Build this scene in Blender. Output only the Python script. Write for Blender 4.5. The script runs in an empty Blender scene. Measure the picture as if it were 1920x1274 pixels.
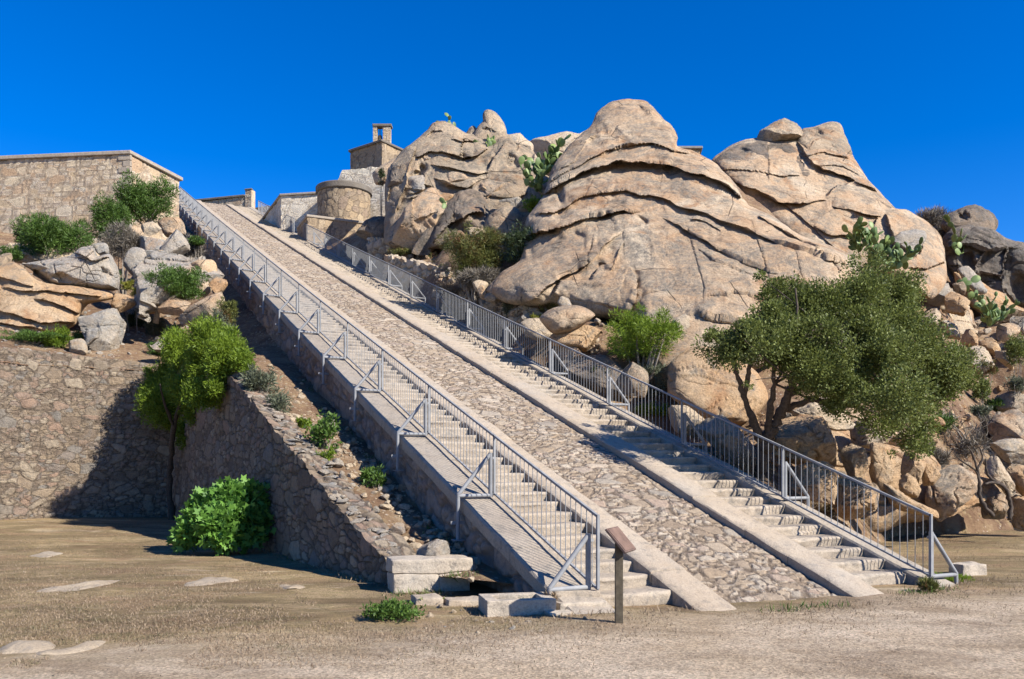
import bpy, bmesh, math, random
import numpy as np
from mathutils import Vector, Matrix
C = bpy.context.scene.collection
F, YH, H = 1600.0, 868.6, 1.75
TH = 0.4432
U = np.array([-math.sin(TH), math.cos(TH)]); V = np.array([math.cos(TH), math.sin(TH)])
O = np.array([0.984, 10.5])
def zs(a): return .1913 + .3468*a + .0001*a*a          # height of the stair line along its run
def ramp_xy(a, v): return O[0] + U[0]*a + V[0]*v, O[1] + U[1]*a + V[1]*v
def to_av(x, y):
    rx, ry = x-O[0], y-O[1]
    return rx*U[0]+ry*U[1], rx*V[0]+ry*V[1]
def P(px, py, d): return np.array([(px-960)/F*d, d, H+(YH-py)/F*d])
# ------------------------------------------------------------------ noise
def _hash(ix, iy, iz, seed):
    h = (ix.astype(np.int64)*374761393 + iy.astype(np.int64)*668265263 + iz.astype(np.int64)*2147483647 + seed*1274126177) & 0xffffffff
    h = ((h ^ (h >> 13))*1274126177) & 0xffffffff
    h = ((h ^ (h >> 16))*2246822519) & 0xffffffff
    return ((h ^ (h >> 15)) & 0xffffff)/float(0xffffff)
def vnoise(p, seed=0):
    f = np.floor(p); t = p-f; t = t*t*t*(t*(t*6-15)+10); i = f.astype(np.int64)
    r = 0
    for dx in (0, 1):
        wx = t[:, 0] if dx else 1-t[:, 0]
        for dy in (0, 1):
            wy = t[:, 1] if dy else 1-t[:, 1]
            for dz in (0, 1):
                wz = t[:, 2] if dz else 1-t[:, 2]
                r = r + wx*wy*wz*_hash(i[:, 0]+dx, i[:, 1]+dy, i[:, 2]+dz, seed)
    return r*2-1
def fbm(p, seed=0, oct=4, gain=.5):
    r = 0; a = 1; s = 0
    for o in range(oct):
        r = r + a*vnoise(p*(2.03**o)+o*17.3, seed+o*31); s += a; a *= gain
    return r/s
def worley(x, y, seed=0, jit=.85, pw=2., jy=None):
    jy = jit if jy is None else jy
    ix = np.floor(x).astype(np.int64); iy = np.floor(y).astype(np.int64)
    f1 = np.full(x.shape, 9.); f2 = np.full(x.shape, 9.); sid = np.zeros(x.shape)
    z = np.zeros_like(ix)
    for dx in (-1, 0, 1):
        for dy in (-1, 0, 1):
            cx, cy = ix+dx, iy+dy
            qx = cx+.5+jit*(_hash(cx, cy, z, seed)-.5); qy = cy+.5+jy*(_hash(cx, cy, z+1, seed)-.5)
            d = (np.abs(qx-x)**pw+np.abs(qy-y)**pw)**(1/pw); h = _hash(cx, cy, z+2, seed)
            near = d < f1
            f2 = np.where(near, f1, np.minimum(f2, d)); sid = np.where(near, h, sid); f1 = np.where(near, d, f1)
    return f2-f1, sid
def stones(x, y, cx, cy, seed, jit=.92, pw=2.6, jy=None):
    """rubble of mixed sizes: big stones stand among smaller ones"""
    e1, s1 = worley(x/(cx*1.65), y/(cy*1.65), seed, jit, pw, jy); e2, s2 = worley(x/(cx*.82), y/(cy*.82), seed+40, jit, pw, jy)
    big = s1 > .70
    return np.where(big, e1*1.5, np.minimum(e1*1.9, e2)), np.where(big, (s1*7.31) % 1, s2)
def smooth(x, a, b):
    t = np.clip((x-a)/(b-a), 0, 1); return t*t*(3-2*t)
# ------------------------------------------------------------------ meshes and objects
def mk(name, v, f, mat, parent=None, smoothing=None, attrs=None):
    me = bpy.data.meshes.new(name)
    v = np.asarray(v, dtype=np.float32)
    if isinstance(f, np.ndarray) and f.ndim == 2:
        n, k = f.shape
        me.vertices.add(len(v)); me.vertices.foreach_set('co', v.ravel())
        me.loops.add(n*k); me.loops.foreach_set('vertex_index', f.astype(np.int32).ravel())
        me.polygons.add(n); me.polygons.foreach_set('loop_start', np.arange(0, n*k, k, dtype=np.int32))
        me.update(calc_edges=True); me.validate()
    else:
        me.from_pydata(v.tolist(), [], [list(map(int, q)) for q in f]); me.update()
    if attrs:
        for k_, a in attrs.items():
            at = me.attributes.new(k_, 'FLOAT', 'POINT'); at.data.foreach_set('value', np.asarray(a, dtype=np.float32))
    for m in (mat if isinstance(mat, (list, tuple)) else [mat]): me.materials.append(m)
    if smoothing:
        me.polygons.foreach_set('use_smooth', [True]*len(me.polygons))
        if smoothing < 3: me.set_sharp_from_angle(angle=smoothing)
    o = bpy.data.objects.new(name, me); C.objects.link(o)
    if parent: o.parent = parent
    return o
def tag(o, label, cat=None, group=None, kind=None):
    if label: o['label'] = label
    if cat: o['category'] = cat
    if group: o['group'] = group
    if kind: o['kind'] = kind
    return o
def struct(o, kind='structure', label=None):
    o['kind'] = kind
    if label: o['label'] = label
    return o
def thing(name, label, cat, loc=(0, 0, 0), rz=0, group=None):
    o = bpy.data.objects.new(name, None); C.objects.link(o)
    o.location = loc; o.rotation_euler = (0, 0, rz); o.empty_display_size = .2
    return tag(o, label, cat, group)
def grid_faces(nr, nc, wrap=False, base=0):
    i = np.arange(nr-1)[:, None]; j = np.arange(nc if wrap else nc-1)[None, :]
    a = i*nc+j; b = i*nc+(j+1) % nc
    return np.stack([a, b, b+nc, a+nc], -1).reshape(-1, 4)+base
class MB:
    def __init__(s): s.v = []; s.f = []
    def add(s, v, f):
        b = len(s.v); s.v += [tuple(map(float, q)) for q in v]; s.f += [[b+i for i in q] for q in f]
    def box(s, c, size, R=None, taper=1.0):
        hx, hy, hz = [q/2 for q in size]; vs = []
        for z in (-1, 1):
            t = taper if z > 0 else 1
            for x, y in ((-1, -1), (1, -1), (1, 1), (-1, 1)): vs.append(Vector((x*hx*t, y*hy*t, z*hz)))
        if R is not None: vs = [R @ q for q in vs]
        s.add([q+Vector(c) for q in vs], [(3, 2, 1, 0), (4, 5, 6, 7), (0, 1, 5, 4), (1, 2, 6, 5), (2, 3, 7, 6), (3, 0, 4, 7)])
    def hexa(s, p): s.add(p, [(3, 2, 1, 0), (4, 5, 6, 7), (0, 1, 5, 4), (1, 2, 6, 5), (2, 3, 7, 6), (3, 0, 4, 7)])
    def tube(s, pts, rad, n=8, flat=None):
        pts = [Vector(q) for q in pts]; m = len(pts)
        if not hasattr(rad, '__len__'): rad = [rad]*m
        vs = []; up = None
        for i, q in enumerate(pts):
            t = (pts[min(i+1, m-1)]-pts[max(i-1, 0)]).normalized()
            if up is None: up = Vector((0, 0, 1)) if abs(t.z) < .9 else Vector((1, 0, 0))
            s1 = t.cross(up).normalized(); s2 = s1.cross(t).normalized(); up = s2
            for k in range(n):
                an = 2*math.pi*k/n; vs.append(q+rad[i]*(math.cos(an)*s1+math.sin(an)*s2))
        fs = [(i*n+k, i*n+(k+1) % n, (i+1)*n+(k+1) % n, (i+1)*n+k) for i in range(m-1) for k in range(n)]
        fs += [tuple(range(n-1, -1, -1)), tuple((m-1)*n+k for k in range(n))]
        s.add(vs, fs)
    def build(s, name, mat, parent=None, smoothing=None): return mk(name, np.array(s.v), s.f, mat, parent, smoothing)
def bevel_mesh(o, w, seg=2):
    bm = bmesh.new(); bm.from_mesh(o.data)
    bmesh.ops.bevel(bm, geom=bm.edges[:], offset=w, segments=seg, profile=.6, affect='EDGES')
    bm.to_mesh(o.data); bm.free(); return o
def copy_tree(o, parent=None):
    c = o.copy(); C.objects.link(c)
    if parent: c.parent = parent
    for ch in list(o.children): copy_tree(ch, c)
    return c
# ------------------------------------------------------------------ materials
class G:
    def __init__(s, name, rough=.85):
        s.m = bpy.data.materials.new(name); s.m.use_nodes = True; s.t = s.m.node_tree
        s.b = s.t.nodes['Principled BSDF']; s.b.inputs['Roughness'].default_value = rough
        s.b.inputs['Specular IOR Level'].default_value = .25
        s.pos = s.n('ShaderNodeNewGeometry').outputs['Position']
    def n(s, ty, props=None, **ins):
        nd = s.t.nodes.new(ty)
        for k, v in (props or {}).items(): setattr(nd, k, v)
        for k, v in ins.items(): s.put(nd.inputs[k.replace('_', ' ')], v)
        return nd
    def put(s, sock, v):
        if isinstance(v, bpy.types.NodeSocket): s.t.links.new(v, sock)
        elif hasattr(v, '__len__') and len(v) == 3 and sock.type == 'RGBA': sock.default_value = (*v, 1)
        else: sock.default_value = v
    def scaled(s, sc, src=None):
        nd = s.n('ShaderNodeVectorMath', {'operation': 'MULTIPLY'}); s.put(nd.inputs[0], src or s.pos); s.put(nd.inputs[1], sc); return nd.outputs[0]
    def noise(s, scale, detail=5, rough=.55, dist=0, vec=None):
        return s.n('ShaderNodeTexNoise', Vector=vec or s.pos, Scale=scale, Detail=detail, Roughness=rough, Distortion=dist).outputs['Fac']
    def vor(s, scale, feature='F1', vec=None, rnd=1.0):
        return s.n('ShaderNodeTexVoronoi', {'feature': feature}, Vector=vec or s.pos, Scale=scale, Randomness=rnd)
    def rng(s, x, a, b, lo=0., hi=1.):
        nd = s.n('ShaderNodeMapRange', {'clamp': True}); 
        for i, q in enumerate((x, a, b, lo, hi)): s.put(nd.inputs[i], q)
        return nd.outputs[0]
    def mix(s, f, a, b, mode='MIX'):
        nd = s.n('ShaderNodeMix', {'data_type': 'RGBA', 'blend_type': mode}); s.put(nd.inputs[0], f); s.put(nd.inputs[6], a); s.put(nd.inputs[7], b); return nd.outputs[2]
    def math(s, op, a, b=0.):
        nd = s.n('ShaderNodeMath', {'operation': op}); s.put(nd.inputs[0], a); s.put(nd.inputs[1], b); return nd.outputs[0]
    def ramp(s, x, stops):
        nd = s.n('ShaderNodeValToRGB'); s.put(nd.inputs[0], x); e = nd.color_ramp.elements
        while len(e) < len(stops): e.new(.5)
        for q, (p, c) in zip(e, stops): q.position = p; q.color = (*c, 1)
        return nd.outputs[0]
    def attr(s, name): return s.n('ShaderNodeAttribute', {'attribute_name': name}).outputs['Fac']
    def bump(s, h, dist=.02, strength=1., prev=None):
        nd = s.n('ShaderNodeBump', Height=h, Distance=dist, Strength=strength)
        if prev: s.put(nd.inputs['Normal'], prev)
        return nd.outputs[0]
    def out(s, col, normal=None, rough=None, metal=None):
        s.put(s.b.inputs['Base Color'], col)
        if normal: s.put(s.b.inputs['Normal'], normal)
        if rough is not None: s.put(s.b.inputs['Roughness'], rough)
        if metal is not None: s.put(s.b.inputs['Metallic'], metal)
        return s.m
def rock_mat(name, a, b, c, lichen=.5, stain=.6, lic_col=(.20, .185, .155), rust=.5):
    g = G(name, .92)
    big = g.noise(.33, 7, .62, .8)
    col = g.ramp(big, [(.32, a), (.5, b), (.66, c)])
    mid = g.noise(1.3, 9, .68, .5)
    col = g.mix(g.rng(mid, .40, .70, 0, .6), col, g.mix(.45, c, (.54, .43, .305)))
    col = g.mix(g.math('MULTIPLY', g.rng(g.noise(.55, 8, .65, 1.2), .60-.12*rust, .72-.12*rust), .75), col, (.36, .185, .085))
    lm = g.math('MULTIPLY', g.rng(g.noise(.8, 9, .72, 1.0), .57-.16*lichen, .66-.16*lichen), g.rng(g.noise(6, 7, .75), .36, .58))
    col = g.mix(g.math('MULTIPLY', lm, .85), col, lic_col)
    st = g.rng(g.noise(.85, 9, .72, .4, g.scaled((1., 1., .42))), .66-.17*stain, .76-.17*stain)
    st = g.math('MULTIPLY', st, g.rng(g.noise(3.6, 8, .75), .40, .58))
    col = g.mix(g.math('MULTIPLY', st, .85), col, (.075, .065, .052))
    wr = g.mix(.18, g.pos, g.n('ShaderNodeTexNoise', Vector=g.pos, Scale=.8, Detail=4.).outputs['Color'], 'ADD')
    ck = g.vor(.42, 'DISTANCE_TO_EDGE', wr).outputs['Distance']
    crack = g.math('MULTIPLY', g.rng(ck, 0, .011, 1, 0), g.rng(g.noise(.5, 3), .52, .6))
    col = g.mix(g.math('MULTIPLY', crack, .6), col, (.06, .045, .035))
    sp = g.noise(19, 7, .8)
    col = g.mix(1., col, g.ramp(sp, [(.28, (.50, .48, .46)), (.5, (1, 1, 1)), (.72, (1.35, 1.32, 1.28))]), 'MULTIPLY')
    h = g.math('ADD', g.math('MULTIPLY', g.noise(3.2, 10, .72), 1.0), g.math('MULTIPLY', crack, -.4))
    nb = g.bump(h, .30, .9)
    nb = g.bump(g.noise(22, 7, .75), .035, .9, nb)
    return g.out(col, nb)
M = {}
M['dome'] = rock_mat('dome_granite', (.42, .255, .14), (.51, .35, .213), (.59, .47, .33), .66, .68, (.23, .205, .165), rust=.6)
M['grey'] = rock_mat('grey_granite', (.33, .235, .148), (.41, .305, .20), (.47, .36, .24), .72, .75, (.215, .19, .148), rust=.5)
M['dark'] = rock_mat('dark_granite', (.135, .10, .07), (.195, .145, .103), (.27, .20, .14), .8, 1.1, (.15, .14, .125), rust=.3)
M['black'] = rock_mat('shaded_lichen_granite', (.10, .083, .068), (.15, .122, .10), (.22, .175, .135), .7, 1.2, (.12, .115, .105), rust=.1)  # black lichen plus the far right rock's shade, both put into the colour
M['orange'] = rock_mat('orange_granite', (.45, .26, .125), (.51, .33, .175), (.56, .405, .25), .2, .4, rust=.6)
M['pale'] = rock_mat('pale_granite', (.46, .35, .23), (.53, .42, .29), (.55, .42, .275), .40, .35, (.31, .295, .265), rust=.25)
M['lichen'] = rock_mat('lichened_granite', (.33, .28, .22), (.41, .355, .28), (.43, .34, .26), .8, .5, (.30, .29, .265), rust=.1)
def masonry_mat(name, cols, mortar, spots=.4, mb=.3):
    g = G(name, .93)
    st = g.attr('stone'); ed = g.attr('edge')
    n = len(cols)
    col = g.ramp(st, [((i+.5)/n, c) for i, c in enumerate(cols)])
    col = g.mix(1., col, g.ramp(g.noise(9, 7, .7), [(.25, (.6, .58, .56)), (.5, (1, 1, 1)), (.78, (1.3, 1.27, 1.22))]), 'MULTIPLY')
    lm = g.rng(g.noise(2.3, 8, .7, .6), .62-.15*spots, .76-.15*spots)
    col = g.mix(g.math('MULTIPLY', lm, .6), col, (.16, .145, .125))
    e2 = g.math('ADD', ed, g.math('MULTIPLY', g.math('SUBTRACT', g.noise(14, 4), .5), .18))
    col = g.mix(g.rng(e2, .0, mb*.8, 1, 0), col, mortar)
    nb = g.bump(g.math('ADD', g.noise(16, 7, .7), g.rng(e2, 0, .3, 0, .8)), .05, .9)
    nb = g.bump(g.noise(55, 4, .7), .012, .8, nb)
    return g.out(col, nb)
M['fieldstone'] = masonry_mat('brown_fieldstone', [(.15, .112, .080), (.21, .158, .108), (.26, .195, .13), (.175, .155, .13), (.255, .172, .12), (.195, .152, .108), (.30, .24, .17)], (.085, .066, .048), .5, .24)
M['sidestone'] = masonry_mat('side_wall_stone', [(.25, .19, .145), (.33, .26, .20), (.29, .20, .15), (.24, .21, .18), (.36, .28, .21)], (.17, .135, .105), .5)
M['cobble'] = masonry_mat('cobbled_paving', [(.25, .188, .13), (.345, .272, .195), (.29, .215, .142), (.385, .315, .235), (.275, .235, .188), (.325, .238, .175), (.42, .35, .265)], (.095, .068, .047), .42, .27)
M['wingstone'] = masonry_mat('pale_topped_fieldstone', [(.25, .19, .14), (.36, .29, .215), (.43, .35, .27), (.28, .24, .2), (.35, .26, .195)], (.16, .125, .095), .45, .22)
M['tanwall'] = masonry_mat('tan_ashlar_rubble', [(.40, .30, .19), (.47, .38, .27), (.38, .26, .16), (.43, .37, .29), (.50, .40, .27), (.36, .29, .22)], (.24, .185, .13), .25)
M['palewall'] = masonry_mat('pale_limestone_rubble', [(.60, .53, .41), (.53, .45, .34), (.63, .56, .45), (.55, .47, .36)], (.38, .31, .23), .02)
M['towerstone'] = masonry_mat('mortared_tower_stone', [(.28, .20, .125), (.34, .25, .155), (.22, .165, .11), (.37, .285, .185), (.25, .185, .13)], (.11, .082, .06), .35, .2)
def cut_stone(name, a, b, dark=.5):
    g = G(name, .9)
    col = g.mix(g.rng(g.noise(1.4, 7, .65, .5), .3, .7), a, b)
    col = g.mix(g.math('MULTIPLY', g.rng(g.noise(5.5, 8, .72), .60-.1*dark, .74-.1*dark), .65), col, (.15, .135, .115))
    col = g.mix(g.math('MULTIPLY', g.rng(g.noise(.6, 6, .6), .5, .7), .35), col, (.30, .285, .255))
    col = g.mix(1., col, g.ramp(g.noise(45, 5, .7), [(.3, (.72, .71, .7)), (.5, (1, 1, 1)), (.75, (1.2, 1.18, 1.15))]), 'MULTIPLY')
    nb = g.bump(g.noise(9, 8, .7), .035, .8); nb = g.bump(g.noise(60, 4, .7), .006, .8, nb)
    return g.out(col, nb)
M['kerb'] = cut_stone('granite_kerb', (.335, .262, .185), (.395, .325, .245), .75)
M['step'] = cut_stone('worn_step_stone', (.31, .25, .185), (.38, .315, .24), 1.1)
M['coping'] = cut_stone('coping_stone', (.28, .23, .175), (.35, .295, .23), .9)
M['cap'] = cut_stone('dark_cap_stone', (.12, .10, .08), (.17, .145, .115), .6)
M['cream'] = cut_stone('cream_bedrock', (.27, .21, .145), (.34, .275, .195), .8)
M['block'] = cut_stone('pale_block_stone', (.39, .32, .24), (.45, .38, .295), 1.0)
def earth_mat():
    g = G('hill_earth', .95)
    n = g.noise(.9, 8, .65, .4)
    col = g.ramp(n, [(.3, (.095, .055, .034)), (.44, (.17, .10, .058)), (.56, (.235, .15, .085)), (.72, (.33, .24, .155))])
    col = g.mix(g.rng(g.noise(5, 7, .7), .52, .66), col, (.31, .225, .12))
    pv = g.vor(9); col = g.mix(g.math('MULTIPLY', g.rng(pv.outputs['Distance'], .22, .3, 1, 0), g.rng(g.noise(2, 4), .45, .6)), col, (.42, .34, .26))
    nb = g.bump(g.noise(7, 9, .72), .12, 1.); nb = g.bump(g.noise(40, 5, .7), .02, .9, nb)
    return g.out(col, nb)
M['earth'] = earth_mat()
def ground_mat():
    g = G('dry_grass_and_gravel', .96)
    sx = g.n('ShaderNodeSeparateXYZ', Vector=g.pos)
    # gravel towards the camera and to the right
    edge = g.math('ADD', g.math('SUBTRACT', g.math('MULTIPLY', sx.outputs[0], .42), sx.outputs[1]), 9.15)
    edge = g.math('ADD', edge, g.math('MULTIPLY', g.math('SUBTRACT', g.noise(.45, 6, .6), .5), 4.2))
    edge = g.math('ADD', edge, g.math('MULTIPLY', g.math('SUBTRACT', g.noise(7, 6, .75), .5), 2.0))
    gm = g.rng(edge, -.9, 1.0)
    st = g.scaled((1., 2.1, 1.))
    n = g.noise(.55, 8, .68, .4, st)
    grass = g.ramp(n, [(.30, (.185, .112, .062)), (.42, (.285, .198, .112)), (.52, (.225, .17, .085)), (.60, (.35, .258, .150)), (.68, (.25, .205, .098)), (.80, (.44, .345, .225))])
    grass = g.mix(g.math('MULTIPLY', g.rng(g.noise(2.8, 8, .72), .52, .66), .45), grass, (.19, .16, .08))
    grass = g.mix(g.math('MULTIPLY', g.rng(g.noise(.9, 6, .6, 1., g.scaled((.55, 2.4, 1.))), .60, .70), .75), grass, (.46, .37, .26))
    grass = g.mix(1., grass, g.ramp(g.noise(38, 6, .8), [(.28, (.36, .34, .32)), (.5, (1, 1, 1)), (.70, (1.65, 1.6, 1.5))]), 'MULTIPLY')
    grass = g.mix(1., grass, g.ramp(g.noise(.42, 7, .66, .8, g.scaled((.8, 1.7, 1.))), [(.32, (.50, .46, .42)), (.5, (.95, .93, .9)), (.68, (1.35, 1.32, 1.25))]), 'MULTIPLY')
    grav = g.mix(g.rng(g.noise(.8, 7, .65), .35, .68), (.43, .335, .23), (.56, .46, .345))
    grav = g.mix(g.math('MULTIPLY', g.rng(g.noise(3.3, 8, .7), .55, .7), .65), grav, (.29, .205, .13))
    grav = g.mix(1., grav, g.ramp(g.vor(48).outputs['Color'], [(.2, (.68, .66, .64)), (.5, (1, 1, 1)), (.85, (1.35, 1.3, 1.25))]), 'MULTIPLY')
    grav = g.mix(1., grav, g.ramp(g.noise(.5, 8, .7, 1.0, g.scaled((1., 2., 1.))), [(.34, (.66, .62, .57)), (.5, (.98, .97, .95)), (.66, (1.16, 1.15, 1.13))]), 'MULTIPLY')
    col = g.mix(gm, grass, grav)
    nb = g.bump(g.noise(5, 9, .72), .07, .9)
    nb = g.bump(g.noise(34, 7, .8), .03, 1., nb)
    nb = g.bump(g.vor(48).outputs['Distance'], .008, .8, nb)
    return g.out(col, nb)
M['ground'] = ground_mat()
def steel():
    g = G('galvanised_steel', .5)
    n = g.noise(6, 6, .6)
    col = g.ramp(n, [(.3, (.17, .172, .175)), (.55, (.22, .221, .222)), (.75, (.275, .274, .27))])
    col = g.mix(g.rng(g.noise(2.2, 8, .7), .66, .78), col, (.24, .15, .095))
    return g.out(col, g.bump(g.noise(90, 3), .001, .5), g.rng(n, .3, .7, .5, .7), .0)
M['steel'] = steel()
def plain(name, c, rough=.7, var=.25, sc=8):
    g = G(name, rough); n = g.noise(sc, 6, .65)
    return g.out(g.mix(1., c, g.ramp(n, [(.3, (1-var,)*3), (.7, (1+var,)*3)]), 'MULTIPLY'), g.bump(n, .01, .6))
M['corten'] = plain('weathered_brown_metal', (.115, .075, .058), .6, .35)
M['post'] = plain('dark_timber_post', (.075, .06, .04), .8, .4, 14)
M['bark'] = plain('rough_bark', (.068, .052, .04), .95, .5, 18)
M['greybark'] = plain('grey_bark', (.24, .205, .165), .95, .4, 18)
M['bronze'] = plain('dark_bronze', (.05, .045, .035), .5, .3)
M['roof'] = plain('grey_roof_slab', (.20, .185, .165), .9, .3)
def leaf_mat(name, dark, light, accent=None, trans=.3, gloss=.3):
    g = G(name, .55)
    r = g.n('ShaderNodeNewGeometry').outputs['Random Per Island']
    col = g.mix(r, dark, light)
    big = g.rng(g.noise(1.3, 3), .38, .62)
    col = g.mix(g.math('MULTIPLY', big, .45), col, light)
    if accent: col = g.mix(g.math('MULTIPLY', g.rng(g.noise(1.7, 5, .6, .5), .50, .62), g.rng(r, .25, .5)), col, accent)
    g.out(col); g.b.inputs['Specular IOR Level'].default_value = gloss
    tr = g.n('ShaderNodeBsdfTranslucent', Color=col)
    ms = g.n('ShaderNodeMixShader'); g.put(ms.inputs[0], trans); g.put(ms.inputs[1], g.b.outputs[0]); g.put(ms.inputs[2], tr.outputs[0])
    g.put(g.t.nodes['Material Output'].inputs[0], ms.outputs[0])
    return g.m
M['l_oak'] = leaf_mat('oak_leaf', (.030, .044, .010), (.20, .23, .058), None, .32, .25)
M['l_bright'] = leaf_mat('bright_leaf', (.05, .095, .008), (.225, .31, .03), None, .4)
M['l_green'] = leaf_mat('shrub_leaf', (.025, .06, .010), (.10, .17, .028), None, .3)
M['l_fig'] = leaf_mat('fig_leaf', (.045, .12, .018), (.17, .33, .055), None, .35, .4)
M['l_grey'] = leaf_mat('grey_leaf', (.055, .065, .04), (.15, .165, .10), None, .25)
M['l_dry'] = leaf_mat('dry_twig', (.10, .085, .065), (.21, .18, .14), None, .1)
M['l_heath'] = leaf_mat('heath_leaf', (.055, .07, .016), (.15, .155, .038), (.17, .075, .032), .25)
M['l_dark'] = leaf_mat('dark_leaf', (.018, .03, .012), (.06, .085, .03), None, .2)
M['l_cactus'] = leaf_mat('cactus_pad', (.06, .105, .03), (.15, .21, .06), (.24, .30, .085), .05, .4)
M['l_straw'] = leaf_mat('dry_grass_blade', (.17, .115, .072), (.36, .27, .175), (.17, .145, .075), .3)
M['l_yellow'] = leaf_mat('yellow_green_leaf', (.10, .11, .015), (.26, .25, .035), None, .3)
# ------------------------------------------------------------------ camera, sun, sky
cam = bpy.data.cameras.new('camera'); co = bpy.data.objects.new('camera', cam); C.objects.link(co)
co.location = (0, 0, H); co.rotation_euler = (math.pi/2, 0, 0)
cam.lens = 30; cam.sensor_width = 36; cam.shift_y = (YH-637)/1920; cam.clip_end = 3000; cam.clip_start = .1
S = bpy.context.scene; S.camera = co
EL = math.radians(37); SD = np.array([.85, -.527]); SD = SD/np.hypot(*SD)
sun = bpy.data.lights.new('sun', 'SUN'); so = bpy.data.objects.new('sun', sun); C.objects.link(so)
sun.energy = 5.0; sun.angle = math.radians(.5); sun.color = (1, .955, .88)
so.rotation_euler = Vector((-SD[0]*math.cos(EL), -SD[1]*math.cos(EL), -math.sin(EL))).to_track_quat('-Z', 'Y').to_euler()
so.location = (20, -14, 30)
w = bpy.data.worlds.new('World'); S.world = w; w.use_nodes = True; wt = w.node_tree
sky = wt.nodes.new('ShaderNodeTexSky'); sky.sky_type = 'NISHITA'; sky.sun_disc = False
sky.sun_elevation = EL; sky.sun_rotation = math.atan2(SD[0], SD[1])
sky.air_density = 1.0; sky.dust_density = .25; sky.ozone_density = 6.0; sky.altitude = 1500
hs = wt.nodes.new('ShaderNodeHueSaturation'); hs.inputs['Saturation'].default_value = 1.32; hs.inputs['Hue'].default_value = .512; hs.inputs['Value'].default_value = 1.15
wt.links.new(sky.outputs[0], hs.inputs['Color'])
wt.links.new(hs.outputs[0], wt.nodes['Background'].inputs[0]); wt.nodes['Background'].inputs[1].default_value = .088
S.view_settings.view_transform = 'Standard'; S.view_settings.look = 'None'; S.view_settings.exposure = 1.0
S.render.engine = 'CYCLES'; S.cycles.use_denoising = True; S.cycles.max_bounces = 5
S.cycles.diffuse_bounces = 2
# ------------------------------------------------------------------ ground
def zg(x, y):
    p = np.stack([np.atleast_1d(x)*.25, np.atleast_1d(y)*.25, np.zeros(np.size(x))], 1)
    q = np.stack([np.atleast_1d(x)*.9, np.atleast_1d(y)*.9, np.ones(np.size(x))], 1)
    a, v = to_av(np.atleast_1d(x), np.atleast_1d(y))
    lift = .012*np.clip(-np.atleast_1d(x)-3, 0, 14)*smooth(np.atleast_1d(y), 14, 26)
    return .07*fbm(p, 5, 3)+.03*fbm(q, 6, 3)-.03+lift+.05*smooth(np.atleast_1d(x), 8, 16)
xs = np.concatenate([[-900, -300, -120, -60, -40], np.linspace(-30, 30, 200), [40, 60, 120, 300, 900]])
ys = np.concatenate([[-300, -100, -40, -20, -8], np.linspace(-2, 32, 150), [40, 60, 120, 300, 900]])
X, Y = np.meshgrid(xs, ys); Z = zg(X.ravel(), Y.ravel()); far = np.clip((np.hypot(X, Y).ravel()-35)/20, 0, 1); Z = Z*(1-far)-.02*far
gobj = mk('ground', np.stack([X.ravel(), Y.ravel(), Z], 1), grid_faces(len(ys), len(xs)), M['ground'], None, 4)
struct(gobj, label='dry trampled grass turning to bare gravel towards the viewer')
# ------------------------------------------------------------------ ramp, kerbs, stairs (local frame: x across, y along, z up)
A_TOP = 66.0
LOC = (O[0], O[1], 0)
vL0, vL1, vK1, vR0, vR1, vS1, vO1 = -.536, 0.06, 1.10, 1.667, 3.684, 4.243, 5.40
vOut = 5.84
def arows(): return np.concatenate([np.arange(-1.3, 20, .045), np.arange(20, 40, .08), np.arange(40, A_TOP+.1, .14)])
ramp = thing('cobbled_ramp', 'long steep cobbled ramp of tan stones running up between two flights of steps', 'ramp', LOC, TH)
a_ = arows(); v_ = np.linspace(vR0-.02, vR1+.02, 52)
A, VV = np.meshgrid(a_, v_, indexing='ij'); A = A.ravel(); VV = VV.ravel()
wp = np.stack([A*1.1, VV*1.1, 0*A], 1); wx = fbm(wp, 40, 3)*.35; wy = fbm(wp, 41, 3)*.35
ed, sid = stones(VV+wx*.3, A+wy*.3, .235, .16, 11, .95, 2.6)
crown = .03*(1-((VV-2.67)/1.05)**2)
Zr = zs(np.maximum(A, -.4))+np.minimum(A+.4, 0)*.30-.135+crown+.013*smooth(ed, .0, .14)+.022*(sid-.5)+.012*fbm(np.stack([A*5, VV*5, 0*A], 1), 3, 3)
mk('cobbled_paving', np.stack([VV, A, Zr], 1), grid_faces(len(a_), len(v_)), M['cobble'], ramp, 4, {'stone': sid, 'edge': ed})
rs = np.random.RandomState(3)
def kerb(v0, v1, seed, parent, a0, top=.0, depth=.5):
    """kerb of long stones: one mesh, each stone slightly out of line"""
    r = np.random.RandomState(seed); vs = []; fs = []; a = a0
    while a < A_TOP:
        L = r.uniform(.9, 1.7); b = min(a+L, A_TOP+.3); n = max(3, int((b-a)/.12)) if a < 30 else 4
        dz, dv = r.normal(0, .006), r.normal(0, .008)
        aa = np.linspace(a+.006, b-.006, n)
        prof = [(v0, -depth), (v0, -.10), (v0, -.02), (v0+.022, top), (v0*.66+v1*.34, top+.004), (v0*.33+v1*.67, top+.004), (v1-.02, top), (v1, -.022), (v1, -.1), (v1, -depth)]
        base = len(vs); k = len(prof)
        g = np.array([[pv+dv, q, zs(max(q, -.5))+min(q+.5, 0)*.32+pz+dz] for q in aa for pv, pz in prof])
        nz = fbm(g*3.1, seed, 4)*.014+fbm(g*.8, seed+1, 2)*.012
        g[:, 2] += nz; g[:, 0] += fbm(g*2.3+9, seed, 4)*.018
        vs += g.tolist(); fs += grid_faces(n, k, False, base)[:, ::-1].tolist()
        fs += [[base+i for i in range(k)], [base+(n-1)*k+i for i in range(k-1, -1, -1)]]
        a = b
    return mk('kerb', vs, fs, M['kerb'], parent, .7)
kerb(vK1, vR0, 5, ramp, -.75); kerb(vR1, vS1, 6, ramp, -1.05)
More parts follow.
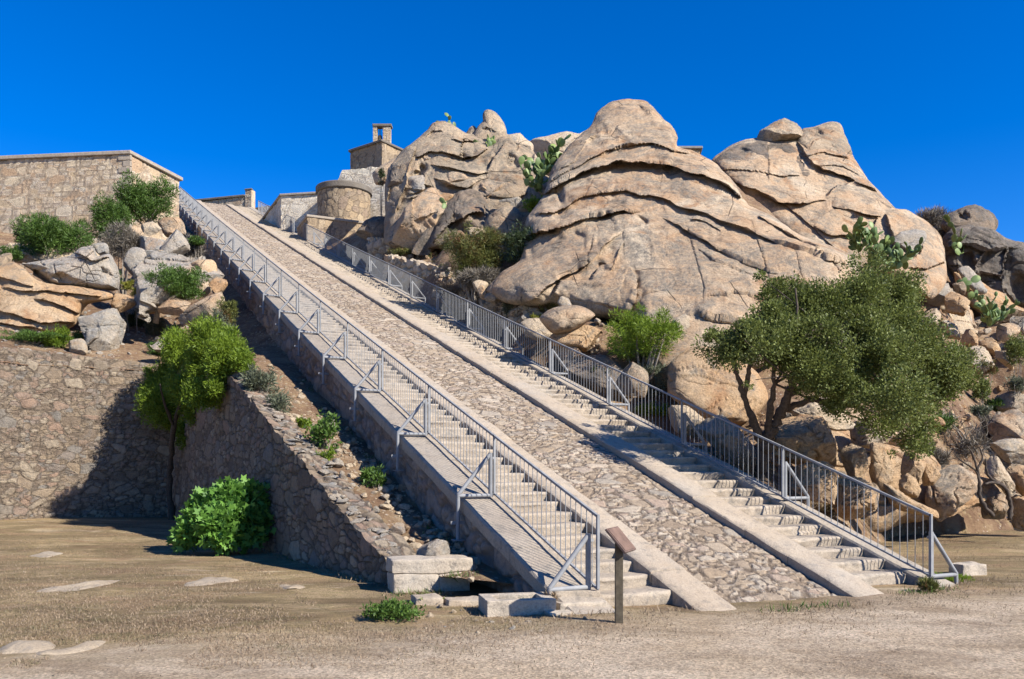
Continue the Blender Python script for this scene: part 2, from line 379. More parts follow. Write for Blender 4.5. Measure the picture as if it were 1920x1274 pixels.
core = MB()
for q0, q1 in [(-1.0, 20), (20, 43), (43, A_TOP)]:
    zb = zs(q0)-2.6
    core.hexa([(vK1+.1, q0, zb), (vS1-.1, q0, zb), (vS1-.1, q1, zb), (vK1+.1, q1, zb), (vK1+.1, q0, zs(q0)-.42), (vS1-.1, q0, zs(q0)-.42), (vS1-.1, q1, zs(q1)-.42), (vK1+.1, q1, zs(q1)-.42)])
core.build('ramp_core', M['earth'], ramp)
RISE = .145
def step_mesh(W, dep, seed, h=.165):
    nx = max(8, int(W/.06)); prof = []
    # profile from bottom of the riser over the nosing to the back of the tread
    pts = [(0.012, -h), (0.008, -h*.66), (0.004, -h*.33), (0.0, -.045), (.006, -.018), (.022, -.003), (.06, 0), (dep*.3, 0), (dep*.6, 0), (dep, 0), (dep, -h)]
    xs_ = np.linspace(0, W, nx); r = np.random.RandomState(seed)
    g = np.array([[x, y, z] for x in xs_ for y, z in pts])
    k = len(pts)
    n1 = fbm(g*np.array([2.2, 5, 5])+seed*7.7, 70, 4); n2 = fbm(g*np.array([7, 9, 9])+seed*3.1, 71, 3)
    n3 = np.clip(fbm(g*np.array([3.5, 6, 6])+seed*5.3, 72, 3)-.18, 0, 1)*np.exp(-((g[:, 1]-.01)/.05)**2)*(g[:, 2] > -.06)
    g[:, 1] += .040*n1+.020*n2+.09*n3; g[:, 2] += .015*n1[::-1]+.012*n2-.07*n3
    joint = r.uniform(.35, .65)*W
    g[:, 1] += .025*np.exp(-((g[:, 0]-joint)/.012)**2)
    ends = np.minimum(g[:, 0], W-g[:, 0]); g[:, 1] += .02*np.exp(-(ends/.03)**2)
    f = grid_faces(nx, k)[:, ::-1].tolist()+[[i for i in range(k)], [(nx-1)*k+i for i in range(k-1, -1, -1)]]
    f = [q[::-1] for q in f]
    return g, f
def flight(label, v0, v1, seed, s_out, s_in, wide_first):
    t = thing('stair_flight', label, 'steps', LOC, TH, 'flights of stone steps beside the ramp')
    r = np.random.RandomState(seed); W = v1-v0
    protos = []
    far_v = []; far_f = []; i = 0; q = -.1
    n = 0; z = .125
    while True:
        # solve zs(a) = z+.03
        tgt = z+.03-.1913; a = (-.3468+math.sqrt(.3468**2+4*.0001*tgt))/(2*.0001)
        if a > A_TOP-.3: break
        var = r.randint(6)
        if n < 100:
            if len(protos) <= var or n < 6:
                g, f = step_mesh(W+(wide_first if n < 1 else 0), .55, seed*10+n)
                o = mk('step', g, f, M['step'], t, .9); protos.append(o.data)
            else:
                o = bpy.data.objects.new('step', protos[r.randint(len(protos)-1)+1]); C.objects.link(o); o.parent = t
            o.location = (v0, a+r.normal(0, .012), z+r.normal(0, .004)); o.rotation_euler = (r.normal(0, .006), r.normal(0, .004), r.normal(0, .008))
        else:
            b = len(far_v); y0 = a+r.normal(0, .012)
            far_v += [(v0, y0, z-.17), (v1, y0, z-.17), (v1, y0+.5, z-.17), (v0, y0+.5, z-.17), (v0, y0, z), (v1, y0, z), (v1, y0+.5, z), (v0, y0+.5, z)]
            far_f += [[b+k for k in q] for q in ((3, 2, 1, 0), (4, 5, 6, 7), (0, 1, 5, 4), (1, 2, 6, 5), (2, 3, 7, 6), (3, 0, 4, 7))]
        z += RISE; n += 1
    o = mk('step', far_v, far_f, M['step'], t); o['kind'] = 'stuff'; o['label'] = 'distant upper steps'
    # coping strip outside the steps, of long stones, and the rubble wall under it
    a = -.55; vs = []; fs = []
    lo, hi = min(s_out, s_in), max(s_out, s_in)
    while a < A_TOP:
        L = r.uniform(1.3, 2.2); b = min(a+L, A_TOP+.2); nn = max(3, int((b-a)/.1)) if a < 30 else 4
        aa = np.linspace(a+.004, b-.004, nn)
        dz = r.normal(0, .003)
        prof = [(lo, -.19), (lo, -.11), (lo, -.03), (lo+.025, 0), (lo*.7+hi*.3, .003), (lo*.35+hi*.65, .003), (hi-.015, 0), (hi, -.02), (hi, -.15), (hi, -.42)]
        g = np.array([[pv, qq, zs(qq)+pz-.015+dz] for qq in aa for pv, pz in prof]); k = len(prof); base = len(vs)
        g[:, 2] += fbm(g*2.7, seed+5, 4)*.010; g[:, 0] += fbm(g*2.1+5, seed+5, 4)*.014
        vs += g.tolist(); fs += grid_faces(nn, k, False, base)[:, ::-1].tolist()
        fs += [[base+i for i in range(k)], [base+(nn-1)*k+i for i in range(k-1, -1, -1)]]
        a = b
    mk('coping', vs, fs, M['coping'], t, .7)
    # wall
    sgn = -1 if s_out < s_in else 1
    aa = np.concatenate([np.arange(-.45, 22, .05), np.arange(22, A_TOP, .12)]); hh = np.linspace(0, 1, 46)
    Aw, Hh = np.meshgrid(aa, hh, indexing='ij'); Aw = Aw.ravel(); Hh = Hh.ravel()
    ztop = zs(Aw)-.17; zbot = np.maximum(ztop-2.4, -.5); Zw = zbot+(ztop-zbot)*Hh
    wx = fbm(np.stack([Aw, Zw, 0*Aw], 1)*1.3, 50, 3)*.3
    ed, sid = stones(Aw+wx, Zw+wx*.7, .40, .24, 21+seed, .95, 3.)
    off = .05*smooth(ed, 0, .22)+.05*(sid-.5)+.05*fbm(np.stack([Aw*2, Zw*2, 0*Aw], 1), 8, 4)
    xw = s_out-sgn*.10+sgn*(off+.05*(1-Hh))
    vv = np.stack([xw, Aw, Zw], 1); f = grid_faces(len(aa), len(hh))
    if sgn > 0: f = f[:, ::-1]
    mk('side_wall', vv, f, M['sidestone'], t, 4, {'stone': sid, 'edge': ed})
    # solid earth core so that nothing shows through
    c = MB()
    for q0, q1 in [(-.4, 20), (20, 43), (43, A_TOP)]:
        zb = zs(q0)-2.4; x0, x1 = (lo+.16, hi-.03)
        c.hexa([(x0, q0, zb), (x1, q0, zb), (x1, q1, zb), (x0, q1, zb), (x0, q0, zs(q0)-.2), (x1, q0, zs(q0)-.2), (x1, q1, zs(q1)-.2), (x0, q1, zs(q1)-.2)])
        c.hexa([(v0, q0+.3, zb), (v1, q0+.3, zb), (v1, q1, zb), (v0, q1, zb), (v0, q0+.3, zs(q0+.3)-.3), (v1, q0+.3, zs(q0+.3)-.3), (v1, q1, zs(q1)-.3), (v0, q1, zs(q1)-.3)])
    c.build('wall_core', M['earth'], t)
    return t
flight('left flight of worn stone steps behind the nearer railing, in full sun', vL1-.01, vK1+.02, 2, vL0, vL1, .12)
flight('right flight of stone steps crossed by the shadow of the tree', vS1-.02, vO1+.03, 4, vOut, vO1, 0)
# ------------------------------------------------------------------ railings
def railing(label, v, side, a0, a1, brk, seed, group='steel railings along the steps', top=.96):
    t = thing('railing', label, 'railing', LOC, TH, group)
    n = max(2, int((a1-a0)/1.5)); aa = np.linspace(a0, a1, n+1)
    def bar(name, h, wx, wz):
        vs = []; fs = []
        for i, q in enumerate(aa):
            z = zs(q)+h; vs += [(v-wx/2, q, z-wz/2), (v+wx/2, q, z-wz/2), (v+wx/2, q, z+wz/2), (v-wx/2, q, z+wz/2)]
        m = len(aa)
        fs = [(i*4+k, i*4+(k+1) % 4, i*4+4+(k+1) % 4, i*4+4+k) for i in range(m-1) for k in range(4)]+[(3, 2, 1, 0), (m*4-4, m*4-3, m*4-2, m*4-1)]
        return mk(name, vs, fs, M['steel'], t)
    bar('top_rail', top, .034, .034); bar('bottom_rail', .075, .034, .026)
    posts = [a0]+[b for b in brk if a0+.5 < b < a1]+[a1]
    pm = None
    for q in posts:
        if pm is None:
            m = MB(); m.box((0, 0, (top+.06)/2), (.034, .034, top-.06)); o = m.build('post', M['steel'], t); pm = o.data
        else:
            o = bpy.data.objects.new('post', pm); C.objects.link(o); o.parent = t
        o.location = (v, q, zs(q)+.02)
    bal = np.arange(a0+.135, a1-.05, .135); bmesh0 = None; fv = MB()
    for i, q in enumerate(bal):
        if i < 100:
            if bmesh0 is None:
                m = MB(); m.tube([(0, 0, .07), (0, 0, top)], .006, 6); o = m.build('baluster', M['steel'], t); bmesh0 = o.data
            else:
                o = bpy.data.objects.new('baluster', bmesh0); C.objects.link(o); o.parent = t
            o.location = (v, q, zs(q))
        else: fv.box((v, q, zs(q)+(top+.07)/2), (.011, .011, top-.07))
    if fv.v:
        o = fv.build('baluster', M['steel'], t); o['kind'] = 'stuff'; o['label'] = 'distant thin balusters'
    # stays: post tube, foot tube, slanting tube and, outside the wall, a leg clamped to it
    reach = .60
    proto = None
    for q in brk:
        if not (a0-.1 <= q <= a1): continue
        if proto is None:
            m = MB(); x0 = side*.065
            m.tube([(x0, 0, .02), (x0, 0, .70)], .034, 12)
            m.box((side*.03, 0, .62), (.07, .035, .035)); m.box((side*.03, 0, .06), (.07, .035, .035))
            s = m.build('stay', M['steel'], t, .6); proto = s
            m = MB(); m.tube([(x0, 0, .045), (side*reach, 0, .045)], .031, 12); m.build('foot_tube', M['steel'], s, .6)
            m = MB(); m.tube([(x0, 0, .685), (side*reach, 0, .06)], .031, 12); m.build('slanting_tube', M['steel'], s, .6)
            m = MB(); L = .62 if side < 0 else .26
            m.tube([(side*reach, 0, .075), (side*(reach+.004), 0, -L)], .030, 12)
            if side < 0:
                m.box((side*(reach-.01), 0, -.36), (.26, .012, .05)); m.box((side*(reach+.0), 0, -L), (.16, .16, .014))
            m.build('wall_leg', M['steel'], s, .6)
            s.location = (v, q, zs(q))
        else:
            c = copy_tree(proto, t); c.location = (v, q, zs(q))
    return t
lb = [-.02]+[2.93+i*2.96 for i in range(22)]
rb = [-.42]+[2.55+i*2.93 for i in range(15)]
railing('long galvanised railing on the outer edge of the left flight, braced over the side wall', 0.0, -1, -.14, 65.6, lb, 7)
railing('galvanised railing on the far side of the right flight, the tree behind it', 5.4295, 1, -.47, 43.2, rb, 8)
railing('short upper railing against the pale wall beyond the round tower', 5.4295, 1, 46.2, 60.5, [47.5+i*2.9 for i in range(5)], 9)
# ------------------------------------------------------------------ walls of stone: one grid wrapped over the top
def wrap_wall(name, p0, p1, ztop, zbot, thick, mat, parent=None, cell=(.3, .22), depth=.05, seed=1, res=.06, jag=.05, nrm=None, batter=0., end_caps=True, rough=.06, pw=3.2, jy=None):
    p0 = np.array(p0, float); p1 = np.array(p1, float); L = np.hypot(*(p1-p0)); e = (p1-p0)/L
    n = np.array([e[1], -e[0]]) if nrm is None else np.array(nrm, float)
    ns = max(3, int(L/res)); ss = np.linspace(0, L, ns); hmax = max(ztop(s)-zbot(s) for s in ss)
    nf = max(4, int(hmax/res)); nt = max(3, int(thick/res))
    path = [(0, j/nf) for j in range(nf)]+[(-thick*j/nt, 1.) for j in range(nt)]+[(-thick, 1.), (-thick, .5), (-thick, 0.)]
    k = len(path); S_, I_ = np.meshgrid(ss, np.arange(k), indexing='ij'); S_ = S_.ravel(); I_ = I_.ravel()
    off = np.array([q[0] for q in path])[I_]; fr = np.array([q[1] for q in path])[I_]
    zt = np.array([ztop(s) for s in ss]).repeat(k); zb = np.array([zbot(s) for s in ss]).repeat(k)
    z = zb+(zt-zb)*fr
    up = z-off*.999   # unrolled height
    wx = fbm(np.stack([S_, up, 0*S_], 1)*1.5/cell[0]*.25, seed+2, 3)*cell[0]*.6
    ed, sid = stones(S_+wx, up+wx*.5, cell[0], cell[1], seed, .92, pw, jy)
    xy = p0[None]+e[None]*S_[:, None]+n[None]*off[:, None]
    disp = depth*smooth(ed, 0, .25)+depth*.9*(sid-.5)+rough*.6*fbm(np.stack([S_, up, 0*S_], 1)*2.2, seed+5, 4)
    isf = off > -1e-6; ist = (~isf) & (off > -thick+1e-6)
    corner = isf & (fr > .97)
    bt = batter*(zt-z)*isf
    xy = xy+n[None]*((disp*isf)+bt)[:, None]
    z = z+np.where(ist | corner | (fr > .99), (sid-.5)*jag*2+jag*fbm(np.stack([S_*3, off*3, 0*S_], 1), seed+9, 3)+depth*.6*smooth(ed, 0, .25), 0)
    vs = np.column_stack([xy, z]); f = grid_faces(ns, k)
    if np.dot(n, [e[1], -e[0]]) < 0: f = f[:, ::-1]
    f = f.tolist()
    if end_caps: f += [[i for i in range(k)], [(ns-1)*k+i for i in range(k-1, -1, -1)]]
    return mk(name, vs, f, mat, parent, 1.2, {'stone': sid, 'edge': ed})
def lin(*pts):
    xs_, zs_ = zip(*pts)
    return lambda s: float(np.interp(s, xs_, zs_))
W0 = np.array([-1.78, 12.25]); W1 = np.array([-10.7, 26.9]); Lw = np.hypot(*(W1-W0))
# left retaining wall, square to the ramp
WL = W1-V*7.4
wl = wrap_wall('retaining_wall', WL-V*3.0, W1+V*.3, lin((0, 5.52), (3, 5.29), (10.4, 4.82)), lin((0, -.5), (11, -.5)), .55, M['fieldstone'], None, (.25, .155), .035, 31, .04, .015)
tag(wl, 'tall brown fieldstone retaining wall at the left, its right part in shadow', 'wall')
# wing wall falling towards the camera, parallel with the stairs
nW = np.array([-(W1-W0)[1], (W1-W0)[0]])/Lw; nW = nW if nW[0] < 0 else -nW
ww = wrap_wall('wing_wall', W0, W1, lin((0, .34), (1.2, .72), (9.9, 4.02), (12.6, 5.3), (Lw, 5.1)), lin((0, -.5), (Lw, -.5)), .5, M['fieldstone'], None, (.30, .19), .032, 37, .035, .055, nW, .03)
tag(ww, 'rubble wing wall with a ragged sloping top that falls towards the grass', 'wall')
# ------------------------------------------------------------------ thin plate spline
class TPS:
    def __init__(s, pts, lam=.02):
        p = np.array(pts, float); s.c = p[:, :2]; n = len(p)
        K = s.k(s.c[:, None]-s.c[None])+lam*np.eye(n)*n*.1; Pm = np.column_stack([np.ones(n), s.c])
        A_ = np.block([[K, Pm], [Pm.T, np.zeros((3, 3))]]); s.w = np.linalg.solve(A_, np.concatenate([p[:, 2], np.zeros(3)]))
    def k(s, d):
        r2 = (d**2).sum(-1)+1e-9; return .5*r2*np.log(r2)
    def __call__(s, x, y):
        q = np.column_stack([np.ravel(x), np.ravel(y)]); n = len(s.c)
        out = np.empty(len(q))
        for i in range(0, len(q), 20000):
            b = q[i:i+20000]; out[i:i+20000] = s.k(b[:, None]-s.c[None])@s.w[:n]+s.w[n]+b@s.w[n+1:]
        return out
# ------------------------------------------------------------------ rocks
def vnormals(v, f):
    a, b, c, d = (v[f[:, i]] for i in range(4))
    n = np.cross(c-a, d-b); out = np.zeros_like(v)
    for i in range(4): np.add.at(out, f[:, i], n)
    return out/np.maximum(np.linalg.norm(out, axis=1, keepdims=True), 1e-9)
def catmull(p, n):
    p = np.array(p, float); m = len(p)
    seg = np.linalg.norm(np.roll(p, -1, 0)-p, axis=1); cum = np.concatenate([[0], np.cumsum(seg)]); t = np.linspace(0, cum[-1], n, endpoint=False)
    i = np.clip(np.searchsorted(cum, t, 'right')-1, 0, m-1); u = ((t-cum[i])/np.maximum(seg[i], 1e-6))[:, None]
    p0, p1, p2, p3 = p[(i-1) % m], p[i], p[(i+1) % m], p[(i+2) % m]
    cr = .5*(2*p1+(p2-p0)*u+(2*p0-5*p1+4*p2-p3)*u*u+(3*p1-p0-3*p2+p3)*u**3)
    return .6*cr+.4*(p1*(1-u)+p2*u)
ROCKS = []
def crease(q, cl, D, w, B, wb, seed, edge=None):
    """ledge along a line: the rock above it stands out, the rock under it falls back"""
    wob = 8*fbm(np.column_stack([q*.022, 0*q[:, :1]]), seed, 3)[:, None]*np.array([[.3, 1.]])
    q = q+wob; best = np.full(len(q), 1e9); sd = np.zeros(len(q)); fade = np.zeros(len(q)); L = np.concatenate([[0], np.cumsum(np.linalg.norm(np.diff(cl, axis=0), axis=1))])
    f0, f1 = [.04 if edge is not None and np.min(np.linalg.norm(edge-e_, axis=1)) < 26 else .22 for e_ in (cl[0], cl[-1])]
    for i in range(len(cl)-1):
        a, b = cl[i], cl[i+1]; e = b-a; l2 = e@e; t = np.clip(((q-a)@e)/l2, 0, 1); c = a+t[:, None]*e; dd = np.linalg.norm(q-c, axis=1)
        sg = np.sign(e[1]*(q[:, 0]-a[0])-e[0]*(q[:, 1]-a[1])); m = dd < best
        best = np.where(m, dd, best); sd = np.where(m, sg*dd, sd); u = (L[i]+t*math.sqrt(l2))/L[-1]; fade = np.where(m, np.clip(u/f0, 0, 1)*np.clip((1-u)/f1, 0, 1), fade)
    mod = smooth(fbm(np.column_stack([q*.02, 0*q[:, :1]])+len(cl)*3.1, seed+2, 3), -.30, .35); D = .74*D*(.12+.88*mod); w = w*(.7+1.1*(1-mod)); B = B*(1.35-.6*mod)
    up = B*np.exp(-np.maximum(sd, 0)/wb)-.14*D*np.exp(-np.maximum(sd, 0)/2.5)
    dn = -D*(.72*np.exp(-(np.maximum(-sd, 0)/(w*2.6))**1.2)+.12*np.exp(-(np.maximum(-sd, 0)/(w*.45))**2))
    return np.where(sd > 0, up, dn)*(fade**.7)
def outline_rock(name, pts, d, mat, T=None, k=.5, kx=0., plane=None, parent=None, seed=None, amp=.09, fold=0., fac=0, p=None, crack=.06, back=.55, res=None, off=0., fr=None, creases=(), pits=(), dense=None):
    """rock from a closed outline standing at its own distance, d metres away at its lowest point, leaning back by k, T thick"""
    seed = seed if seed is not None else int(abs(pts[0][0]*7+pts[0][1]*13+len(pts))) % 9973
    p = p or (5. if fac else 3.4); pts = np.array(pts, float)
    if fac and not dense: pts = pts.mean(0)+(pts-pts.mean(0))*(1.10+.02*fac)
    area = .5*abs(np.sum(pts[:, 0]*np.roll(pts[:, 1], -1)-np.roll(pts[:, 0], -1)*pts[:, 1]))
    per = np.linalg.norm(np.roll(pts, -1, 0)-pts, axis=1).sum()
    if plane is None:
        low = pts[np.argmax(pts[:, 1])]; q = P(low[0], low[1], d); plane = (d+k*(H-q[2])-kx*q[0]+k*0, k, kx); plane = (d-k*(q[2]-H)-kx*q[0], k, kx)
    num, k, kx = plane; num = num+off
    def toY(b):
        ax = (b[:, 0]-960)/F; az = (YH-b[:, 1])/F
        y = num/(1-k*az-kx*ax)
        return np.column_stack([ax*y, y, H+az*y])
    size = math.sqrt(area)*toY(pts).mean(0)[1]/F
    if T is None: T = .42*size
    if res is None: res = 1.0
    sect = int(np.clip(per/4.2*res, 40, 260)); rings = int(np.clip(math.sqrt(area)/5.5*res, 10, 64))
    if dense: sect, rings = dense
    b = catmull(pts, sect); c = pts.mean(0)
    # centre moved until every boundary point is seen from it as well as may be
    rr = np.concatenate([np.linspace(0.02, .8, rings*2//3), .8+.2*np.sin(np.linspace(0, 1, rings-rings*2//3+1)[1:]*math.pi/2)])
    n = np.array([kx*0., -1., k*1.0]); n = n/np.linalg.norm(n)
    rows = []; us = []
    for r in rr:
        rows.append((c+(b-c)*r, T*(1-r**p)**.55 if r < 1 else 0.))
    for r in rr[::-1][1:]:
        if r < .25: break
        rows.append((c+(b-c)*r, -back*T*(1-r**2.2)**.5))
    relief = []
    for q, t in rows:
        rl = np.zeros(len(q))
        if np.any(np.asarray(t) > 0): 
            for cl, D, w_, B, wb in creases: rl += crease(q, np.array(cl, float), D, w_, B, wb, seed, b)
            qn = q+9*np.column_stack([fbm(np.column_stack([q*.07, 0*q[:, :1]]), seed+31, 3), fbm(np.column_stack([q*.07, 0*q[:, :1]]), seed+32, 3)])
            for x_, y_, rx_, ry_, D in pits: rl -= D*np.exp(-(((qn[:, 0]-x_)/rx_)**2+((qn[:, 1]-y_-.35*(qn[:, 0]-x_))/ry_)**2)**1.3)
        relief.append(rl)
    def push(q, t):
        w = toY(q); e = np.array([[0, 0, H]])-w; return w+e/np.linalg.norm(e, axis=1, keepdims=True)*t   # bulges out from the outline's own surface
    v = np.concatenate([push(q, t+rl[:, None]*min(1, t/(.12*T)) if t > 0 else t) for (q, t), rl in zip(rows, relief)]); nr = len(rows)
    f = grid_faces(nr, sect, True)
    cen = v.mean(0)
    if fac:
        R = np.random.RandomState(seed); w_ = (v-cen)/ (size*.62)
        for i in range(int(fac*1.7)):
            dn = R.normal(0, 1, 3); dn[1] = -abs(dn[1])*.9; dn[2] += .15; dn /= np.linalg.norm(dn); cc = R.uniform(.34, .80)
            ex = w_@dn-cc; w_ = w_-np.maximum(ex, 0)[:, None]*dn*.93
        v = cen+w_*size*.62
    nm = vnormals(v, f)
    fq = fr or 1/size
    s1 = fbm(v*fq*1.1+seed, seed, 4); s2 = fbm(v*fq*4.2+seed, seed+3, 5, .55)
    w2 = v+np.column_stack([fbm(v*fq*1.4+9, seed+6, 3), fbm(v*fq*1.4+19, seed+7, 3), fbm(v*fq*1.4+29, seed+8, 3)])*size*.18
    cr = np.exp(-(vnoise(w2*fq*2.1*np.array([1, 1, 1.9]), seed+12)/.035)**2)
    cr2 = np.exp(-(vnoise(w2*fq*3.6*np.array([.5, .8, 2.2]), seed+14)/.05)**2)
    disp = size*(amp*s1+amp*.42*s2-crack*.55*cr-crack*.35*cr2)
    if fold:
        # long folds along the bedding
        fd = 1-np.abs(vnoise(w2*fq*np.array([.7, .7, 4.2]), seed+20)); disp = disp+size*fold*(fd**3-.4)
    v = v+nm*disp[:, None]
    fl = f.tolist() if nr*sect < 1500 else f
    base = len(v)
    if isinstance(fl, list): fl += [list(range(sect-1, -1, -1)), [ (nr-1)*sect+i for i in range(sect)]]
    else:
        v = np.vstack([v, v[:sect].mean(0)[None]]); j = np.arange(sect); fl = np.vstack([fl, np.column_stack([j, np.full(sect, base), np.full(sect, base), (j+1) % sect])[:, [0, 3, 1, 1]]])
        tri = fl[-sect:, :3].tolist(); fl = fl[:-sect].tolist()+tri
    o = mk(name, v, fl, M[mat], parent, .75 if fac else 1.1)
    lo_ = pts[np.argmax(pts[:, 1])]; ROCKS.append((cen, size, T, lo_, toY(lo_[None])[0][1])); return o
# ---- the main dome: one outcrop of folded layers
num0 = (26-1.05*(5.0e-9)); k0 = 1.05; kx0 = -.2
Zb, Xb = H+(YH-600)/F*26, (1300-960)/F*26
PL = (26-k0*(Zb-H)-kx0*Xb, k0, kx0)
# toY uses Z-H = az*y, so the plane is  y = num + k (Z-H) + kx X
dome = thing('rock_outcrop', 'huge rounded granite dome of folded layers rising behind the right flight, highest of the rocks', 'rock outcrop', tuple(P(1250, 600, 27)))
def layer(pts, name='rock_layer', off=0., **kw):
    o = outline_rock(name, pts, 0, kw.pop('mat', 'dome'), plane=PL, off=off, **kw)
    o.parent = dome; o.matrix_parent_inverse = Matrix.Translation(-Vector(dome.location)); return o
DOME = [(910,545),(935,512),(972,487),(985,450),(990,412),(1022,362),(1036,318),(1050,292),(1078,262),(1105,240),(1122,210),(1148,192),(1180,186),(1212,191),(1231,208),(1243,224),(1260,238),(1270,256),(1270,274),(1295,284),(1340,308),(1375,343),(1402,386),(1450,404),(1500,440),(1560,462),(1605,486),(1618,520),(1590,580),(1510,640),(1420,690),(1330,722),(1262,742),(1215,700),(1195,612),(1150,600),(1093,594),(1040,578),(1000,577),(945,568)]
layer(DOME, 'rock_mass', T=1.9, p=5, amp=.022, crack=.004, fr=1/4.6, dense=(520, 170), back=.9, creases=[
 ([(1024,352),(1060,320),(1101,297),(1150,280),(1172,273),(1227,274),(1300,288)], .32, 7, .25, 30),
 ([(1012,376),(1030,362),(1060,338),(1085,322),(1112,311),(1150,304),(1200,303),(1245,309),(1275,321),(1320,330),(1365,350),(1405,384)], 1.25, 24, .5, 26),
 ([(1000,408),(1030,400),(1066,388),(1090,373),(1126,359),(1172,352),(1200,365),(1255,380),(1315,402),(1378,420),(1450,450),(1520,478),(1590,500)], .48, 9, .25, 20),
  ([(978,448),(1007,440),(1062,421),(1117,406),(1170,389),(1200,398)], 1.15, 16, .4, 26),
 ([(1240,407),(1268,416),(1300,440),(1345,466),(1400,488),(1460,520)], .55, 7, .2, 20),
 ([(1290,410),(1320,420),(1352,432)], .25, 6, .1, 14), ([(1310,470),(1350,492),(1410,515)], .2, 5, .1, 14),
 ([(985,565),(1029,537),(1060,519),(1099,490),(1130,472),(1150,449),(1172,437)], .75, 8, .3, 30),
 ([(1188,500),(1178,494),(1150,493),(1128,498),(1107,524),(1085,527),(1051,530),(1036,556)], .5, 8, .3, 30),
 ([(1180,592),(1192,556),(1193,518),(1180,495)], .55, 10, .3, 34),
 ([(1145,512),(1160,480),(1172,455)], .4, 7, .1, 14),
 ([(1575,520),(1556,496),(1538,474),(1516,452)], .4, 10, .12, 20),
 ([(1290,592),(1312,586),(1340,600),(1400,610)], .6, 9, .2, 24),
 ([(1320,560),(1380,548),(1450,560),(1530,590)], .22, 6, .12, 20), ([(1420,405),(1470,432),(1530,468),(1580,515)], .35, 6, .2, 16),
 ([(1285,410),(1302,470),(1322,540),(1318,590)], .12, 3, .04, 30), ([(1408,408),(1424,460),(1450,540),(1444,600)], .14, 3, .05, 30), ([(1120,430),(1105,470),(1098,515)], .12, 3, .04, 30), ([(1235,290),(1242,330),(1238,360)], .12, 3, .04, 20), ([(1115,320),(1108,350),(1098,372)], .12, 3, .04, 20), ([(1490,470),(1505,520),(1525,570)], .12, 3, .04, 30),
 ([(1250,715),(1300,690),(1360,650),(1410,640)], .25, 8, .12, 30),
 ([(1045,322),(1075,300),(1098,270),(1118,250)], .3, 8, .1, 20)],
 pits=[(1203,207,9,9,.45),(1262,253,6,9,.6),(1150,252,22,10,.35),(1112,268,12,9,.2),(1120,232,14,8,.15),(1225,232,14,9,.18),(1050,366,9,12,.5),(1205,415,7,4,.3)])
rl = [o for o in dome.children][0]
# ---- other named rocks: (outline, distance, material, label, extra)
def rk(pts, d, mat, label, group=None, name='boulder', **kw):
    o = outline_rock(name, pts, d, mat, **kw)
    # origin at the rock's foot
    co_ = np.empty(len(o.data.vertices)*3, np.float32); o.data.vertices.foreach_get('co', co_); co_ = co_.reshape(-1, 3)
    c = co_.mean(0); c[2] = co_[:, 2].min(); o.data.vertices.foreach_set('co', (co_-c).ravel()); o.location = c.tolist(); o.data.update()
    return tag(o, label, 'rock', group)
left = thing('rock_outcrop', 'jagged left summit of weathered rocks with a horn-shaped tip, beside the bell tower', 'rock outcrop', tuple(P(830, 468, 40)))
lo_ = P(800, 468, 39.5); k_, kx_ = .75, -.15; PLL = (39.5-k_*(lo_[2]-H)-kx_*lo_[0], k_, kx_)
def lpart(name, pts, off, mat, **kw):
    o = outline_rock(name, pts, 0, mat, plane=PLL, off=off, **kw); o.parent = left; o.matrix_parent_inverse = Matrix.Translation(-Vector(left.location)); return o
lpart('rock_mass', [(722,458),(723,400),(721,352),(728,320),(745,294),(772,268),(800,244),(812,231),(831,227),(850,233),(864,242),(880,250),(900,252),(930,262),(950,252),(972,262),(988,270),(1000,284),(1012,312),(1034,330),(1036,362),(1012,394),(985,408),(980,432),(962,450),(930,456),(880,462),(820,470),(775,474)], 0, 'grey', T=1.7, p=5, amp=.022, crack=.008, fr=1/3.5, dense=(360, 110), back=.9, creases=[
 ([(742,400),(762,345),(769,312),(777,272)], .9, 7, .35, 14), ([(727,380),(736,345),(748,310)], .4, 5, .15, 10),
 ([(778,294),(805,285),(831,285),(868,301),(895,292),(915,278)], .7, 8, .3, 16), ([(946,262),(930,290),(913,322)], .8, 9, .35, 20),
 ([(806,309),(850,318),(888,327),(918,325)], .55, 6, .3, 10), ([(812,333),(845,347),(875,349),(908,337)], .9, 8, .35, 14),
 ([(756,372),(798,363),(822,354)], .5, 5, .2, 8), ([(757,353),(790,345),(817,350)], .35, 3, .15, 5), ([(757,362),(800,354),(820,352)], .35, 3, .15, 5),
 ([(905,372),(940,370),(968,370),(990,360)], .6, 6, .25, 10), ([(978,352),(915,340),(866,351)], .5, 6, .2, 10), ([(998,318),(968,282),(948,252)], .6, 7, .3, 12),
 ([(1034,345),(1000,338),(960,330),(930,330)], .4, 6, .2, 12), ([(845,262),(868,270),(890,268)], .4, 6, .15, 12), ([(800,258),(812,245),(830,246)], .3, 5, .1, 8),
 ([(870,302),(866,280),(872,262)], .5, 6, .2, 12), ([(1000,376),(970,380),(935,384)], .4, 5, .2, 8)],
 pits=[(789,323,8,13,.9),(958,302,16,13,.4),(868,296,12,6,.4),(745,332,5,16,.35)])
lpart('rock_horn', [(884,262),(896,240),(907,227),(907,212),(915,206),(927,211),(940,224),(948,240),(950,264),(936,282),(905,280)], -.2, 'grey', T=.8, p=4, amp=.05, creases=[([(905,240),(914,236),(930,250)], .2, 5, .1, 10)])
lpart('rock_spike', [(945,256),(958,241),(970,246),(984,261),(1000,276),(1004,300),(975,296),(952,275)], -.1, 'pale', T=.7, p=4, fac=3)
lpart('rock_knob', [(872,255),(880,241),(888,236),(897,244),(898,264),(880,264)], .3, 'grey', T=.5)
